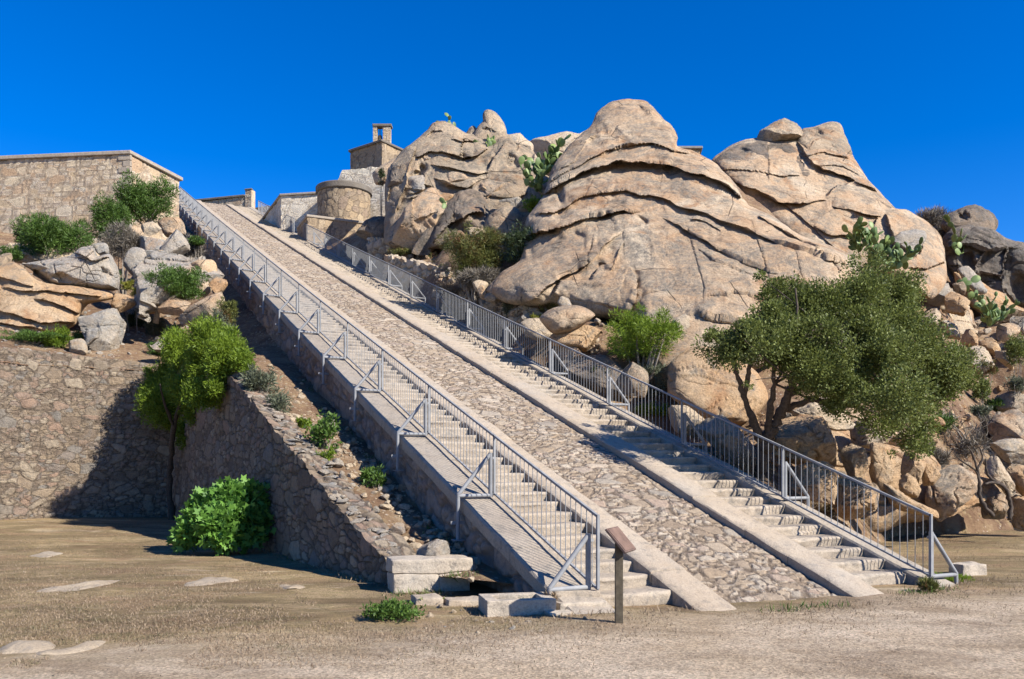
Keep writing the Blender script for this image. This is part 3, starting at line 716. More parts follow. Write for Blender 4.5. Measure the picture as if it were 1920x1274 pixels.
lpart('rock_block', [(748,380),(766,360),(802,356),(826,380),(834,394),(818,412),(810,442),(803,466),(775,470),(738,452),(725,418),(740,392)], -1.3, 'dome', T=1.1, fac=5, p=4.5, amp=.05, creases=[([(738,446),(772,420),(776,368)], .35, 8, .2, 30), ([(776,412),(800,408),(815,396)], .3, 6, .15, 16)])
lpart('rock_arch', [(818,404),(835,380),(862,359),(886,356),(907,368),(920,402),(910,430),(876,440),(846,456),(821,468),(798,466),(806,425)], -1.0, 'dark', T=1.2, p=4, amp=.06, creases=[([(815,455),(835,425),(862,405),(890,396),(908,400)], .7, 22, .3, 20), ([(846,456),(838,430),(850,398)], .4, 7, .2, 20)], pits=[(868,432,24,14,.6)])
for pts_, of_, mt_, fc_ in [
 ([(770,308),(783,288),(805,283),(828,282),(836,302),(812,312)], -.55, 'dome', 4), ([(806,309),(848,301),(888,311),(918,323),(906,332),(862,330),(826,322)], -.6, 'grey', 4), ([(812,332),(850,322),(890,330),(912,338),(890,348),(850,353),(822,348)], -.8, 'dome', 4),
 ([(757,350),(770,335),(798,332),(818,342),(824,356),(798,366),(762,372)], -.8, 'lichen', 5), ([(924,284),(942,262),(958,266),(976,290),(996,315),(982,330),(950,327),(916,321)], -.6, 'grey', 5), ([(834,300),(846,284),(866,282),(880,292),(874,304),(850,306)], -.5, 'dome', 5),
 ([(862,352),(915,341),(974,352),(984,363),(930,377),(896,372)], -.9, 'dome', 4), ([(918,388),(942,373),(990,364),(1004,376),(984,390),(950,394)], -.9, 'lichen', 5), ([(985,300),(1000,290),(1016,312),(1030,334),(1010,345),(990,330)], -.5, 'pale', 4), ([(990,350),(1016,338),(1036,344),(1034,366),(1010,378),(992,372)], -.7, 'dome', 5),
 ([(728,356),(734,320),(750,296),(764,284),(768,306),(758,340),(744,385),(733,394)], -.6, 'dark', 3), ([(890,356),(904,346),(925,352),(918,366),(900,368)], -1.0, 'orange', 6), ([(826,372),(842,358),(858,360),(850,378),(836,390)], -1.1, 'orange', 6), ([(862,444),(880,428),(905,432),(912,448),(890,458)], -1.3, 'grey', 6)]:
    lpart('rock_block', pts_, of_, mt_, T=.7, fac=fc_, p=5, amp=.05, crack=.09)
lpart('rock_fin', [(776,470),(790,440),(806,410),(818,408),(815,440),(806,470)], -1.2, 'dark', T=.6, fac=4)
rk([(906,428),(914,406),(940,388),(966,387),(981,404),(980,427),(962,448),(932,450)], 36.2, 'grey', 'round grey boulder above the reddish bush', k=.35, T=1.1, amp=.05, p=4)
rk([(672,436),(690,412),(718,402),(734,414),(738,442),(712,450),(684,448)], 42.5, 'dark', 'shaded boulder at the foot of the pale wall beside the round tower', k=.3, fac=4)
rk([(985,300),(1000,266),(1030,259),(1060,252),(1085,254),(1104,244),(1110,300),(1050,330),(1005,320)], 53, 'pale', 'plain flat-faced rock on the skyline between horn and dome', k=.3, T=1.6, fac=2, amp=.05)
rk([(700,325),(724,306),(756,290),(770,300),(745,322),(720,345),(706,345)], 50, 'dome', 'hollowed rock wedged under the bell tower walls', k=.3, T=1., amp=.12)
# right ridge: one mass, joined to the dome by its smooth slab
right = thing('rock_outcrop', 'broad right-hand ridge of brown granite with a flat cap rock and a steep smooth peak', 'rock outcrop', tuple(P(1600, 530, 36)))
lo_ = P(1600, 530, 35.5); k_, kx_ = .95, .05; PLR = (35.5-k_*(lo_[2]-H)-kx_*lo_[0], k_, kx_)
def rpart(name, pts, off, mat, **kw):
    o = outline_rock(name, pts, 0, mat, plane=PLR, off=off, **kw); o.parent = right; o.matrix_parent_inverse = Matrix.Translation(-Vector(right.location)); return o
rpart('rock_mass', [(1335,302),(1362,280),(1387,266),(1420,258),(1470,252),(1500,246),(1525,238),(1556,229),(1575,233),(1587,258),(1603,297),(1627,335),(1646,354),(1666,374),(1682,392),(1703,394),(1741,416),(1768,446),(1777,494),(1772,535),(1745,562),(1700,540),(1650,520),(1615,520),(1590,545),(1545,515),(1490,460),(1440,412),(1395,372),(1362,340)], 0, 'dome', T=2.0, p=5, amp=.016, crack=.006, fr=1/4., dense=(420, 130), back=.9, creases=[
 ([(1340,312),(1380,342),(1415,354),(1454,380),(1501,384),(1550,380)], .9, 9, .4, 24), ([(1490,258),(1512,292),(1525,312),(1545,325),(1590,332),(1645,358)], .6, 8, .3, 20),
 ([(1650,352),(1603,338),(1570,348),(1548,374)], .5, 8, .3, 20), ([(1560,388),(1603,398),(1655,410)], .8, 8, .35, 16), ([(1525,424),(1564,441),(1600,447),(1636,436)], .7, 8, .3, 18), ([(1640,402),(1560,394),(1522,412)], .4, 6, .2, 14),
 ([(1660,402),(1672,440),(1684,474),(1700,500)], .7, 8, .35, 24), ([(1648,404),(1640,425),(1636,446)], .4, 5, .2, 10), ([(1676,450),(1700,436),(1724,432)], .3, 5, .15, 10), ([(1730,436),(1726,470),(1700,486)], .4, 6, .2, 10),
 ([(1420,358),(1480,390),(1530,430),(1570,470),(1590,510)], .25, 7, .15, 20), ([(1345,322),(1400,316),(1470,328),(1510,330)], .3, 7, .15, 18), ([(1500,292),(1545,286),(1592,296)], .35, 7, .15, 16), ([(1530,318),(1580,314),(1612,328)], .2, 5, .1, 14),
 ([(1700,500),(1740,500),(1775,494)], .4, 6, .2, 14), ([(1438,262),(1441,300),(1440,342)], .2, 6, .1, 20)], pits=[(1395,285,14,9,.5),(1535,250,16,9,.35),(1500,300,6,10,.3)])
rpart('rock_body', [(1338,303),(1364,282),(1390,270),(1425,264),(1470,262),(1496,270),(1512,296),(1524,316),(1548,330),(1580,336),(1560,352),(1545,374),(1500,380),(1454,374),(1415,348),(1380,336)], -.45, 'dark', T=.8, p=6, amp=.025, crack=.02, dense=(220, 60), creases=[([(1440,345),(1442,310),(1438,266)], .3, 8, .2, 22), ([(1350,318),(1400,312),(1470,328),(1520,334)], .35, 7, .2, 18), ([(1480,352),(1520,348),(1550,356)], .3, 6, .2, 14)], pits=[(1395,288,13,8,.4)])
rpart('rock_slab', [(1640,406),(1560,396),(1520,404),(1514,420),(1535,436),(1565,444),(1604,446),(1634,436)], -.5, 'dark', T=.7, p=5, amp=.04, fac=2)
rpart('cap_rock', [(1386,268),(1400,256),(1427,246),(1455,232),(1470,225),(1488,236),(1500,250),(1497,263),(1460,263),(1424,264)], -.7, 'grey', T=1.1, fac=4, p=4)
rpart('rock_peak', [(1494,270),(1504,243),(1525,238),(1556,228),(1574,233),(1587,257),(1598,290),(1560,296),(1520,296)], -.5, 'grey', T=1.2, p=4, amp=.05, pits=[(1532,252,14,9,.4)])
rk([(1422,352),(1436,341),(1446,352),(1438,365),(1425,363)], 40.5, 'pale', 'small white stone perched on the smooth sloping slab', k=.2, fac=4)
rk([(1674,452),(1690,438),(1716,430),(1732,440),(1728,470),(1701,485),(1678,474)], 35.6, 'lichen', 'grey slab leaning on the rounded lobe behind the cactus', k=.3, T=.5, fac=3)
# far right
rk([(1762,425),(1775,405),(1799,391),(1827,384),(1854,395),(1870,414),(1866,436),(1830,446),(1790,446)], 44, 'dark', 'domed boulder like a skull on top of the far right rocks', k=.2, T=1.3, p=4, amp=.06, pits=[(1805,408,8,8,.6)])
rk([(1758,455),(1780,428),(1815,418),(1860,424),(1888,445),(1925,455),(1990,480),(1990,570),(1890,578),(1850,560),(1825,538),(1780,530),(1762,505)], 43, 'black', 'massive dark rock at the right edge, black lichen and shade in its colour', k=.1, T=2.0, p=5, amp=.06, dense=(200, 60), creases=[([(1770,470),(1810,462),(1850,470),(1890,462)], .8, 8, .4, 20), ([(1840,540),(1836,500),(1850,470)], .8, 8, .4, 24), ([(1890,570),(1884,520),(1892,462)], .8, 9, .4, 24), ([(1800,520),(1840,512),(1880,520)], .6, 8, .3, 18)], pits=[(1815,490,14,16,.8),(1915,540,20,20,.8)])
rk([(1790,512),(1830,528),(1875,550),(1900,570),(1930,585),(1880,598),(1840,590),(1805,560)], 40, 'orange', 'reddish rock under the overhang of the massive dark rock', k=.5, T=.9)
rk([(1794,505),(1815,498),(1838,528),(1850,548),(1830,550),(1805,525)], 39.5, 'lichen', 'slanting grey rib of rock below the massive dark rock', k=.3, T=.5)
RB = 'blocks tumbled down the right-hand slope'
for pts, d, m, lb_ in [
 ([(1742,501),(1760,497),(1775,503),(1774,520),(1758,532),(1742,528)], 37, 'grey', 'upper squarish block under the rounded lobe'),
 ([(1728,550),(1745,526),(1781,530),(1791,552),(1767,576),(1740,572)], 35.5, 'lichen', 'wide grey block in the gap above the tree crown'),
 ([(1787,533),(1805,524),(1818,533),(1814,549),(1790,550)], 36, 'grey', 'small round block between the rounded lobe and the red rock'),
 ([(1777,557),(1798,549),(1816,552),(1821,592),(1797,603),(1778,589)], 34.5, 'orange', 'upright orange block with a shaded underside'),
 ([(1762,618),(1781,594),(1800,610),(1802,636),(1773,640)], 33, 'pale', 'pale wedge-shaped block right of the tree crown'),
 ([(1800,628),(1819,612),(1839,632),(1837,650),(1808,646)], 32, 'orange', 'leaning block with a dark red underside'),
 ([(1812,680),(1833,648),(1855,667),(1870,696),(1860,715),(1825,708)], 29.5, 'pale', 'large pale block low on the right-hand slope'),
 ([(1865,650),(1880,642),(1895,661),(1901,685),(1886,694),(1870,678)], 30, 'pale', 'tilted pale block beside the dark gully'),
 ([(1897,596),(1915,588),(1940,590),(1940,627),(1903,620)], 33, 'pale', 'pale block cut by the right edge of the picture'),
 ([(1858,615),(1880,608),(1915,612),(1930,632),(1890,638),(1862,630)], 32, 'dome', 'flat slab below the far right cactus'),
 ([(1730,585),(1750,578),(1765,600),(1758,625),(1735,615)], 34.5, 'pale', 'pale block half hidden by the tree crown'),
 ([(1825,735),(1845,722),(1862,735),(1852,752),(1830,752)], 28, 'grey', 'small stone at the right edge of the crown'),
 ([(1866,742),(1900,738),(1935,752),(1935,775),(1880,772)], 27.5, 'grey', 'long grey slab above the bare brown slope')]:
    rk(pts, d, m, lb_, RB, k=.35, fac=9, amp=.045, crack=.08)
RN = 'weathered tawny rocks at the foot of the right-hand slope'
for pts, d, m, lb_, kw in [
 ([(1448,812),(1470,792),(1510,786),(1567,802),(1588,836),(1582,872),(1560,884),(1510,878),(1461,852)], 18.6, 'orange', 'large tawny boulder just right of the tree trunk', dict(T=.8, fac=6)),
 ([(1586,838),(1606,830),(1634,833),(1632,863),(1618,893),(1589,893),(1580,860)], 18.5, 'orange', 'squarish tawny rock under the drooping crown', dict(fac=8)),
 ([(1630,838),(1650,832),(1670,841),(1680,866),(1672,905),(1648,922),(1634,890)], 18.7, 'orange', 'strongly layered tawny rock in the middle of the lower rocks', dict(fold=.1)),
 ([(1689,855),(1705,846),(1731,850),(1743,863),(1736,912),(1709,899),(1691,889)], 19, 'orange', 'upright slab with a flat lit face under the tip of the crown', dict(fac=8)),
 ([(1690,902),(1707,890),(1727,899),(1734,922),(1709,932),(1692,920)], 18.4, 'orange', 'small tawny stone set below the upright slab', dict(fac=8)),
 ([(1734,868),(1748,862),(1765,877),(1768,893),(1750,920),(1732,920)], 19.2, 'orange', 'reddish fractured rock beside the big flat block', dict(fac=6)),
 ([(1748,918),(1773,882),(1795,880),(1818,890),(1838,916),(1830,945),(1800,963),(1763,966),(1748,943)], 19.5, 'dome', 'big flat-faced block above the grass', dict(fac=8)),
 ([(1655,905),(1688,922),(1712,940),(1757,957),(1760,974),(1712,965),(1670,946)], 17.9, 'orange', 'long low tawny ridge running down to the grass', dict(T=.4, fold=.05)),
 ([(1585,890),(1619,890),(1648,937),(1640,976),(1590,980),(1565,935)], 17.3, 'orange', 'rust-stained rock close behind the railing', dict(fac=8)),
 ([(1840,862),(1855,852),(1872,865),(1898,906),(1922,937),(1910,955),(1875,912),(1846,882)], 19.8, 'pale', 'long pale slanting rib behind the dead tree', dict(fac=6)),
 ([(1862,838),(1890,828),(1940,828),(1945,873),(1900,868),(1876,858)], 21, 'pale', 'tawny ledge at the right edge below the slope', dict(fac=6)),
 ([(1838,930),(1860,918),(1885,914),(1900,943),(1898,978),(1848,974)], 20, 'dome', 'brownish rock at the foot of the dead tree', dict(fac=8)),
 ([(1895,935),(1920,925),(1960,930),(1960,990),(1900,985)], 20.3, 'orange', 'reddish rock cut by the lower right edge', dict(fac=8)),
 ([(1470,768),(1515,756),(1560,764),(1596,796),(1570,806),(1505,792)], 20, 'pale', 'flat slab behind the trunk', dict(T=.5, fac=3)),
 ([(1500,868),(1545,876),(1578,900),(1570,950),(1530,935),(1490,910)], 17, 'orange', 'tawny rock seen through the railing right of the trunk', dict(fac=8)),
 ([(1320,775),(1360,790),(1400,830),(1412,870),(1380,868),(1335,830),(1308,800)], 19, 'pale', 'pale rock seen through the railing left of the trunk', dict(fac=8)),
 ([(1600,800),(1640,790),(1690,806),(1700,838),(1650,838),(1612,832)], 20.2, 'dome', 'shaded rock under the middle of the crown', dict(fac=8)),
 ([(1895,870),(1930,868),(1950,900),(1940,925),(1905,920)], 20.6, 'orange', 'tawny block between ledge and edge of the picture', dict(fac=8))]:
    rk(pts, d, m, lb_, RN, k=.3, amp=.05, crack=.09, **kw)
RM = 'boulders between the right flight and the dome'
for pts, d, m, lb_, kw in [
 ([(1011,597),(1025,583),(1045,575),(1077,573),(1105,580),(1117,592),(1090,612),(1070,622),(1040,627),(1022,612)], 24.2, 'dome', 'rounded boulder with a shaded belly below the dome', dict(T=.9)),
 ([(1043,628),(1077,615),(1112,591),(1128,594),(1138,610),(1135,655),(1120,667),(1083,650),(1045,645)], 24, 'orange', 'large tawny split boulder left of the bright shrub', dict(fac=5)),
 ([(974,606),(990,597),(1012,597),(1030,610),(1043,633),(1010,640),(981,625)], 26, 'pale', 'smooth boulder half hidden behind the railing', dict()),
 ([(985,549),(998,542),(1014,551),(1008,562),(994,563)], 27.5, 'orange', 'bright angular stone above the grassy ledge', dict(fac=5)),
 ([(884,535),(897,528),(912,533),(913,552),(892,553)], 29.5, 'pale', 'squared tan stone at the left of the rubble heap', dict(fac=5)),
 ([(896,540),(910,536),(915,555),(904,560)], 28.9, 'orange', 'small orange stone in the rubble heap', dict(fac=5)),
 ([(910,548),(925,541),(943,547),(945,566),(925,571),(911,562)], 28.2, 'grey', 'grey block in the rubble heap below the dome', dict(fac=5)),
 ([(1040,645),(1075,648),(1110,668),(1120,685),(1080,682),(1050,668)], 23.8, 'dome', 'low boulder behind the railing under the split boulder', dict(fac=4)),
 ([(1150,690),(1180,680),(1210,700),(1205,740),(1165,735)], 21.6, 'grey', 'dark rock at the foot of the bright shrub', dict(fac=4)),
 ([(1262,600),(1285,590),(1310,605),(1315,640),(1290,650),(1265,630)], 24, 'pale', 'round pale stone right of the bright shrub', dict()),
 ([(1045,568),(1052,556),(1066,561),(1072,576),(1055,578)], 25, 'pale', 'small pale stone in front of the square block', dict()),
 ([(1240,770),(1285,765),(1320,790),(1330,830),(1285,815),(1250,795)], 19.7, 'pale', 'pale low rock behind the railing in the tree shadow', dict(fac=4))]:
    rk(pts, d, m, lb_, RM, k=.4, amp=.06, **kw)
rk([(1430,815),(1470,790),(1540,790),(1590,812),(1640,830),(1740,848),(1772,880),(1850,888),(1960,920),(1980,1008),(1760,1000),(1700,985),(1640,1006),(1560,1005),(1490,905)], 20.2, 'orange', 'long bank of fractured tawny bedrock behind the lower right rocks', k=.55, T=1.0, p=5, fac=5, amp=.05, crack=.09, name='rock_bank', dense=(300, 60))
rk([(1660,480),(1720,500),(1780,520),(1835,600),(1870,650),(1900,700),(1850,750),(1780,700),(1730,620),(1690,560)], 34.5, 'pale', 'broken pale bedrock between the rounded lobe and the right-hand slope', k=.8, T=1.0, p=5, fac=6, amp=.06, crack=.09, name='rock_bank', dense=(240, 60))
rk([(1860,800),(1900,780),(1990,790),(1990,880),(1930,880),(1880,850)], 23.5, 'dome', 'brown bedrock ledge high at the right edge', k=.8, T=.7, p=5, fac=4, name='rock_bank')
rk([(1256,680),(1306,650),(1363,660),(1420,700),(1440,750),(1400,795),(1340,795),(1290,770),(1252,738)], 21.5, 'orange', 'smooth pinkish slab between the bright shrub and the tree trunk', k=.7, T=.8, p=5, amp=.03)
rk([(1070,690),(1140,680),(1200,735),(1250,775),(1230,790),(1150,745)], 22.6, 'dark', 'dark low rock along the railing below the bright shrub', k=.6, T=.6, fac=5)
rk([(1460,740),(1540,745),(1640,790),(1720,815),(1700,850),(1600,830),(1500,800)], 21.5, 'dome', 'shadowed bedrock shelf under the tree crown', k=.8, T=.7, p=5, fac=4, name='rock_bank')
rk([(190,490),(230,462),(262,440),(305,428),(345,438),(385,480),(425,520),(432,570),(440,630),(390,640),(320,640),(260,620),(228,585),(200,550)], 27.5, 'lichen', 'broken grey bedrock that carries the boulders of the left hillside', k=1.35, T=.7, p=5, fac=7, amp=.05, crack=.10, name='rock_bank', dense=(240, 70))
rk([(-20,470),(40,455),(110,462),(190,455),(215,480),(150,500),(60,500),(-20,510)], 32, 'pale', 'pale bedrock under the shrubs in front of the windowless building', k=1.2, T=.6, p=5, fac=4, amp=.05, crack=.08, name='rock_bank', dense=(200, 40))
# left hillside
RL = 'boulders on the left hillside'
for pts, d, m, lb_, kw in [
 ([(-30,508),(0,498),(23,489),(45,500),(70,525),(104,535),(150,540),(210,552),(205,562),(165,570),(146,598),(137,612),(90,626),(30,636),(-30,640)], 29, 'orange', 'big orange sandstone-like outcrop with curved cracks at the left edge', dict(T=1.1, p=4.5, amp=.03, crack=.03, k=.6, dense=(300, 90), creases=[([(-20,575),(30,588),(75,606),(140,604)], .45, 6, .25, 16), ([(-20,600),(40,612),(90,618),(132,616)], .35, 5, .2, 10), ([(62,558),(100,566),(128,580),(148,588)], .4, 5, .2, 12), ([(0,536),(60,542),(120,548),(190,556)], .35, 5, .2, 12), ([(-20,520),(20,523),(62,533)], .35, 5, .15, 10), ([(-20,618),(30,626),(80,626)], .3, 4, .15, 8)])),
 ([(38,494),(82,487),(132,480),(151,465),(174,461),(183,480),(207,476),(218,495),(226,515),(224,545),(190,545),(150,540),(108,535),(85,528),(64,514)], 31, 'lichen', 'overhanging grey rock with brown hollows beneath it', dict(T=1.2, p=4.5, amp=.05, k=.2, dense=(260, 80), creases=[([(64,516),(88,530),(130,536),(200,548)], .5, 7, .2, 14), ([(140,478),(172,490),(205,482)], .3, 6, .15, 14)], pits=[(78,518,17,9,.6),(118,522,20,7,.4),(196,512,12,5,.25)])),
 ([(136,612),(144,582),(160,560),(180,556),(202,562),(222,598),(238,616),(240,646),(226,660),(200,664),(160,664),(158,630)], 28, 'lichen', 'broken grey boulder with fresh pale faces above the retaining wall', dict(fac=7, T=.9)),
 ([(224,492),(235,474),(254,468),(273,478),(280,502),(256,523),(235,525)], 33.5, 'lichen', 'tilted grey boulder in the middle of the left hillside', dict(fac=5)),
 ([(233,525),(259,502),(285,514),(276,535),(247,532)], 32.4, 'lichen', 'grey boulder lying below the tilted one', dict(fac=5)),
 ([(256,449),(278,435),(306,447),(310,469),(283,474),(261,469)], 35.5, 'lichen', 'pale flat-topped boulder, highest of the grey heap', dict(fac=4)),
 ([(298,448),(310,436),(324,430),(337,438),(350,456),(361,476),(351,484),(308,484)], 34.5, 'lichen', 'large smooth grey boulder near the railing', dict(fac=3)),
 ([(276,476),(304,470),(306,491),(288,510),(278,495)], 33.6, 'grey', 'dark-sided stone wedged under the flat-topped boulder', dict(fac=5)),
 ([(284,510),(304,486),(337,484),(336,505)], 33, 'grey', 'low stone behind the small twisted tree', dict(fac=5)),
 ([(352,504),(370,490),(404,492),(405,514),(379,525)], 31.5, 'orange', 'flat peach-coloured rock face beside the stair wall', dict(fac=3)),
 ([(376,521),(392,530),(397,544),(388,558),(372,548)], 30.4, 'pale', 'narrow pale stone behind the small tree', dict(fac=4)),
 ([(386,522),(422,518),(421,552),(400,556)], 29.8, 'orange', 'cracked orange block against the stair wall', dict(fac=6)),
 ([(300,578),(327,555),(353,568),(336,590),(306,588)], 29, 'dome', 'rounded stone at the trunk of the small tree', dict(fac=4)),
 ([(340,592),(352,578),(370,565),(412,552),(430,566),(428,580),(385,604),(346,606)], 27.8, 'dome', 'big smooth-topped boulder below the small tree', dict(fac=3, T=.8)),
 ([(268,666),(318,625),(341,618),(320,650),(290,668)], 26.9, 'lichen', 'slanting pale slab just above the retaining wall', dict(fac=3)),
 ([(388,636),(412,618),(437,606),(441,632),(400,645)], 25, 'pale', 'flat pale slab behind the big bright tree', dict(fac=3)),
 ([(250,570),(270,560),(290,563),(294,584),(254,586)], 30, 'orange', 'small orange rock left of the small tree', dict(fac=4)),
 ([(202,556),(222,553),(245,560),(255,580),(228,585),(206,575)], 30, 'orange', 'low brown rock in the middle of the hillside', dict(fac=4)),
 ([(52,630),(70,622),(92,627),(90,645),(62,648)], 27.5, 'lichen', 'white stone in the weeds above the wall', dict(fac=4)),
 ([(120,640),(140,632),(158,642),(160,662),(130,664)], 27, 'pale', 'small cream stone at the edge of the wall', dict(fac=4)),
 ([(300,418),(325,405),(342,420),(345,440),(318,446)], 39, 'dome', 'brown rock below the upper round bush', dict(fac=4)),
 ([(262,425),(285,418),(300,430),(285,440),(265,440)], 38, 'pale', 'pale stone under the upper round bush', dict(fac=4)),
 ([(172,462),(195,458),(212,470),(205,482),(183,482)], 33, 'lichen', 'small grey stone behind the overhanging rock', dict(fac=4)),
 ([(-10,480),(15,476),(30,488),(10,500),(-12,500)], 31, 'grey', 'grey stone at the left edge under the building', dict(fac=4))]:
    k_ = kw.pop('k', .4)
    rk(pts, d, m, lb_, RL, k=k_, amp=kw.pop('amp', .05), **kw)
# ------------------------------------------------------------------ hillsides
def wing_top(a): return np.interp((np.asarray(a)-2.71)/.9965, [0, 1.2, 9.9, 12.4, 17.2], [.34, .72, 4.0, 4.72, 4.75])
def wing_v(a): return -1.76+(a-2.71)*(-3.52+1.76)/17.1+.42
def d0(a): return np.interp(a, [0, 2, 5, 20, 45, 66], [.25, .62, .95, 1.2, .95, .8])
def zl(a, v):
    a = np.asarray(a, float); v = np.asarray(v, float)
    low = np.where(a < 19.8, wing_top(a)-.10, zs(a)-2.42+.04*np.clip(a-30, 0, 30))
    t = np.clip((-v-.5)/np.maximum(-wing_v(np.minimum(a, 19.8))-.5, .3), 0, 1)
    z = (zs(a)-d0(a))*(1-t)+low*t
    z = np.where(a > 19.8, z+.03*np.clip(-v-4, 0, 8), z)
    p = np.column_stack([np.ravel(a)*.5, np.ravel(v)*.5, 0*np.ravel(a)])
    return z+(.10*fbm(p*.9, 60, 4)+.05*fbm(p*5, 61, 3)).reshape(z.shape)*np.clip(a-1, 0, 1)
av = []; 
aa = np.linspace(1.2, 19.78, 190); tt = np.linspace(0, 1, 30)
A, T_ = np.meshgrid(aa, tt, indexing='ij'); Vv = -.46+(wing_v(A)+.46)*T_
x, y = ramp_xy(A, Vv); v1 = np.column_stack([x.ravel(), y.ravel(), zl(A, Vv).ravel()]); f1 = grid_faces(len(aa), len(tt))[:, ::-1]
aa = np.concatenate([np.linspace(19.78, 48, 190), np.linspace(49, 76, 30)]); tt = np.concatenate([np.linspace(-.46, -14, 110), np.linspace(-15, -45, 30)])
A, Vv = np.meshgrid(aa, tt, indexing='ij')
x, y = ramp_xy(A, Vv); v2 = np.column_stack([x.ravel(), y.ravel(), zl(A, Vv).ravel()]); f2 = grid_faces(len(aa), len(tt))[:, ::-1]+len(v1)
struct(mk('hillside', np.vstack([v1, v2]), np.vstack([f1, f2]), M['earth'], None, 4), label='stony earth slope between the left walls and the stairs')
cp = []
for a in np.arange(2.5, 76, 4): x, y = ramp_xy(a, 5.9); cp.append((x, y, zs(min(a, 66))-.45))
for a, v, z in [(-2, 5.9, -.1), (-2, 12, -.05), (-4, 25, 0), (0.3, 7, .02), (0, 10, .02), (0, 16, .05), (1, 30, .2), (1.5, 6.6, .3)]: x, y = ramp_xy(a, v); cp.append((x, y, z))
for px, py, d in [(1425, 893, 17.4), (1750, 985, 21.5), (1900, 985, 22.5), (2200, 985, 24), (1640, 985, 19.6), (1900, 790, 27.5), (1830, 800, 25), (1700, 800, 22.5), (1540, 770, 21.5), (1870, 650, 32.5), (1750, 620, 35), (1900, 600, 36),
                  (2100, 620, 38), (2300, 700, 40), (1960, 480, 50), (1120, 610, 25.5), (960, 570, 28), (820, 515, 34), (760, 480, 37.5), (700, 440, 42), (884, 525, 31.2), (720, 470, 39.5), (930, 545, 29.2), (1240, 740, 20.5), (1310, 700, 23.5), (1490, 750, 23)]:
    q = P(px, py, d); cp.append(tuple(q))
for px, py in [(930,540),(1000,470),(1050,420),(1060,330),(1120,400),(1130,250),(1180,215),(1200,330),(1240,260),(1300,320),(1300,450),(1400,420),(1450,520),(1350,600),(1250,540),(1100,540),(1200,450),(1270,680)]:
    ax, az = (px-960)/F, (YH-py)/F; y = PL[0]/(1-PL[1]*az-PL[2]*ax)+1.3; cp.append((ax*y, y, H+az*y))
for px, py, d in [(1700, 440, 48), (1740, 470, 50), (1800, 520, 50), (1900, 540, 50), (1620, 400, 56), (1450, 310, 58), (1350, 330, 54), (1290, 340, 52), (960, 310, 55), (820, 330, 54), (740, 380, 52)]: cp.append(tuple(P(px, py, d)))
for c, s, T, lo_, dl in ROCKS[1:]:
    if s > 1.9 and to_av(c[0], c[1])[1] > 6.5: cp.append((c[0], c[1]+.5*T+.5, c[2]-.3))
for px, py in [(1380,330),(1440,300),(1520,290),(1560,270),(1600,340),(1560,400),(1640,400),(1700,440),(1740,490),(1600,490),(1520,450),(1450,390)]:
    ax, az = (px-960)/F, (YH-py)/F; y = PLR[0]/(1-PLR[1]*az-PLR[2]*ax)+1.2; cp.append((ax*y, y, H+az*y))
TG = [(884, 505, 31.5), (900, 525, 30.5), (850, 520, 33), (980, 475, 30.5), (820, 515, 34), (760, 480, 37.5), (700, 450, 41.5), (760, 505, 36.5), (1010, 350, 43.5), (905, 310, 47), (1205, 700, 21.5), (1640, 500, 37.5), (1860, 610, 32)]
for c, s, T, lo_, dl in ROCKS[1:]:
    if to_av(c[0], c[1])[1] > 6.3:
        TG.append((lo_[0], lo_[1]-3, dl)); TG.append((960+F*c[0]/c[1], YH-F*(c[2]-H)/c[1], c[1]-T))
for it in range(4):
    tps = TPS(cp, .004); add = []
    for px, py, d in TG:
        for t in (.7, 1.8, 3.2, 5., 7.5):
            q = P(px, py, d-t); a, v = to_av(q[0], q[1])
            if v < 6.6 or q[1] < 14: continue
            h_ = tps([q[0]], [q[1]])[0]
            if h_ > q[2]-.15 and all((q[0]-o[0])**2+(q[1]-o[1])**2 > .5 for o in add): add.append((q[0], q[1], q[2]-.45))
    if not add: break
    # drop older control points that fight with the new ones
    cp = [c for c in cp if all((c[0]-o[0])**2+(c[1]-o[1])**2 > .8 for o in add)]+add
tps = TPS(cp, .004)
SKY = np.array([(400, 520), (560, 480), (660, 425), (720, 400), (760, 350), (800, 300), (980, 310), (1030, 350), (1110, 290), (1180, 235), (1240, 280), (1290, 325), (1340, 335), (1400, 300), (1470, 275), (1570, 275), (1620, 380), (1680, 425), (1740, 455), (1770, 480), (1800, 470), (1860, 480), (1920, 510), (2100, 560), (2600, 700)], float).T
def zr(a, v):
    x, y = ramp_xy(np.asarray(a, float), np.asarray(v, float))
    z = tps(x, y).reshape(np.shape(x)); edge = zs(np.clip(a, 0, 66))-.36
    t = smooth(np.asarray(v, float), 5.8, 7.2)
    z = edge*(1-t)+z*t if True else z
    sk = H+(YH-np.interp(960+F*x/y, SKY[0], SKY[1]))/F*np.minimum(y, 60)-.2*np.clip(y-50, 0, 99)
    z = np.where((np.asarray(v, float) > 6.5) & (y > 25), np.minimum(z, sk-.35), z)
    p = np.column_stack([np.ravel(x)*.6, np.ravel(y)*.6, np.ravel(z)*.6])
    z = z+(.22*fbm(p, 62, 4)+.07*fbm(p*4.5, 63, 3)).reshape(z.shape)*np.clip((z-.1)/.8, 0, 1)
    return z
aa = np.concatenate([np.linspace(-2, 30, 250), np.linspace(30.3, 76, 140)]); tt = np.concatenate([np.linspace(5.72, 24, 190), np.linspace(24.3, 48, 60)])
A, Vv = np.meshgrid(aa, tt, indexing='ij'); x, y = ramp_xy(A, Vv); z = zr(A, Vv)
z = z-.22*(1-smooth(z, .25, .9))
low = np.where(z < zg(x.ravel(), y.ravel()).reshape(z.shape)+.03, -.25, z)
hill = mk('rocky_hill', np.column_stack([x.ravel(), y.ravel(), low.ravel()]), grid_faces(len(aa), len(tt)), [M['earth']], None, 4)
struct(hill, label='earth and rubble slope of the right-hand hill')
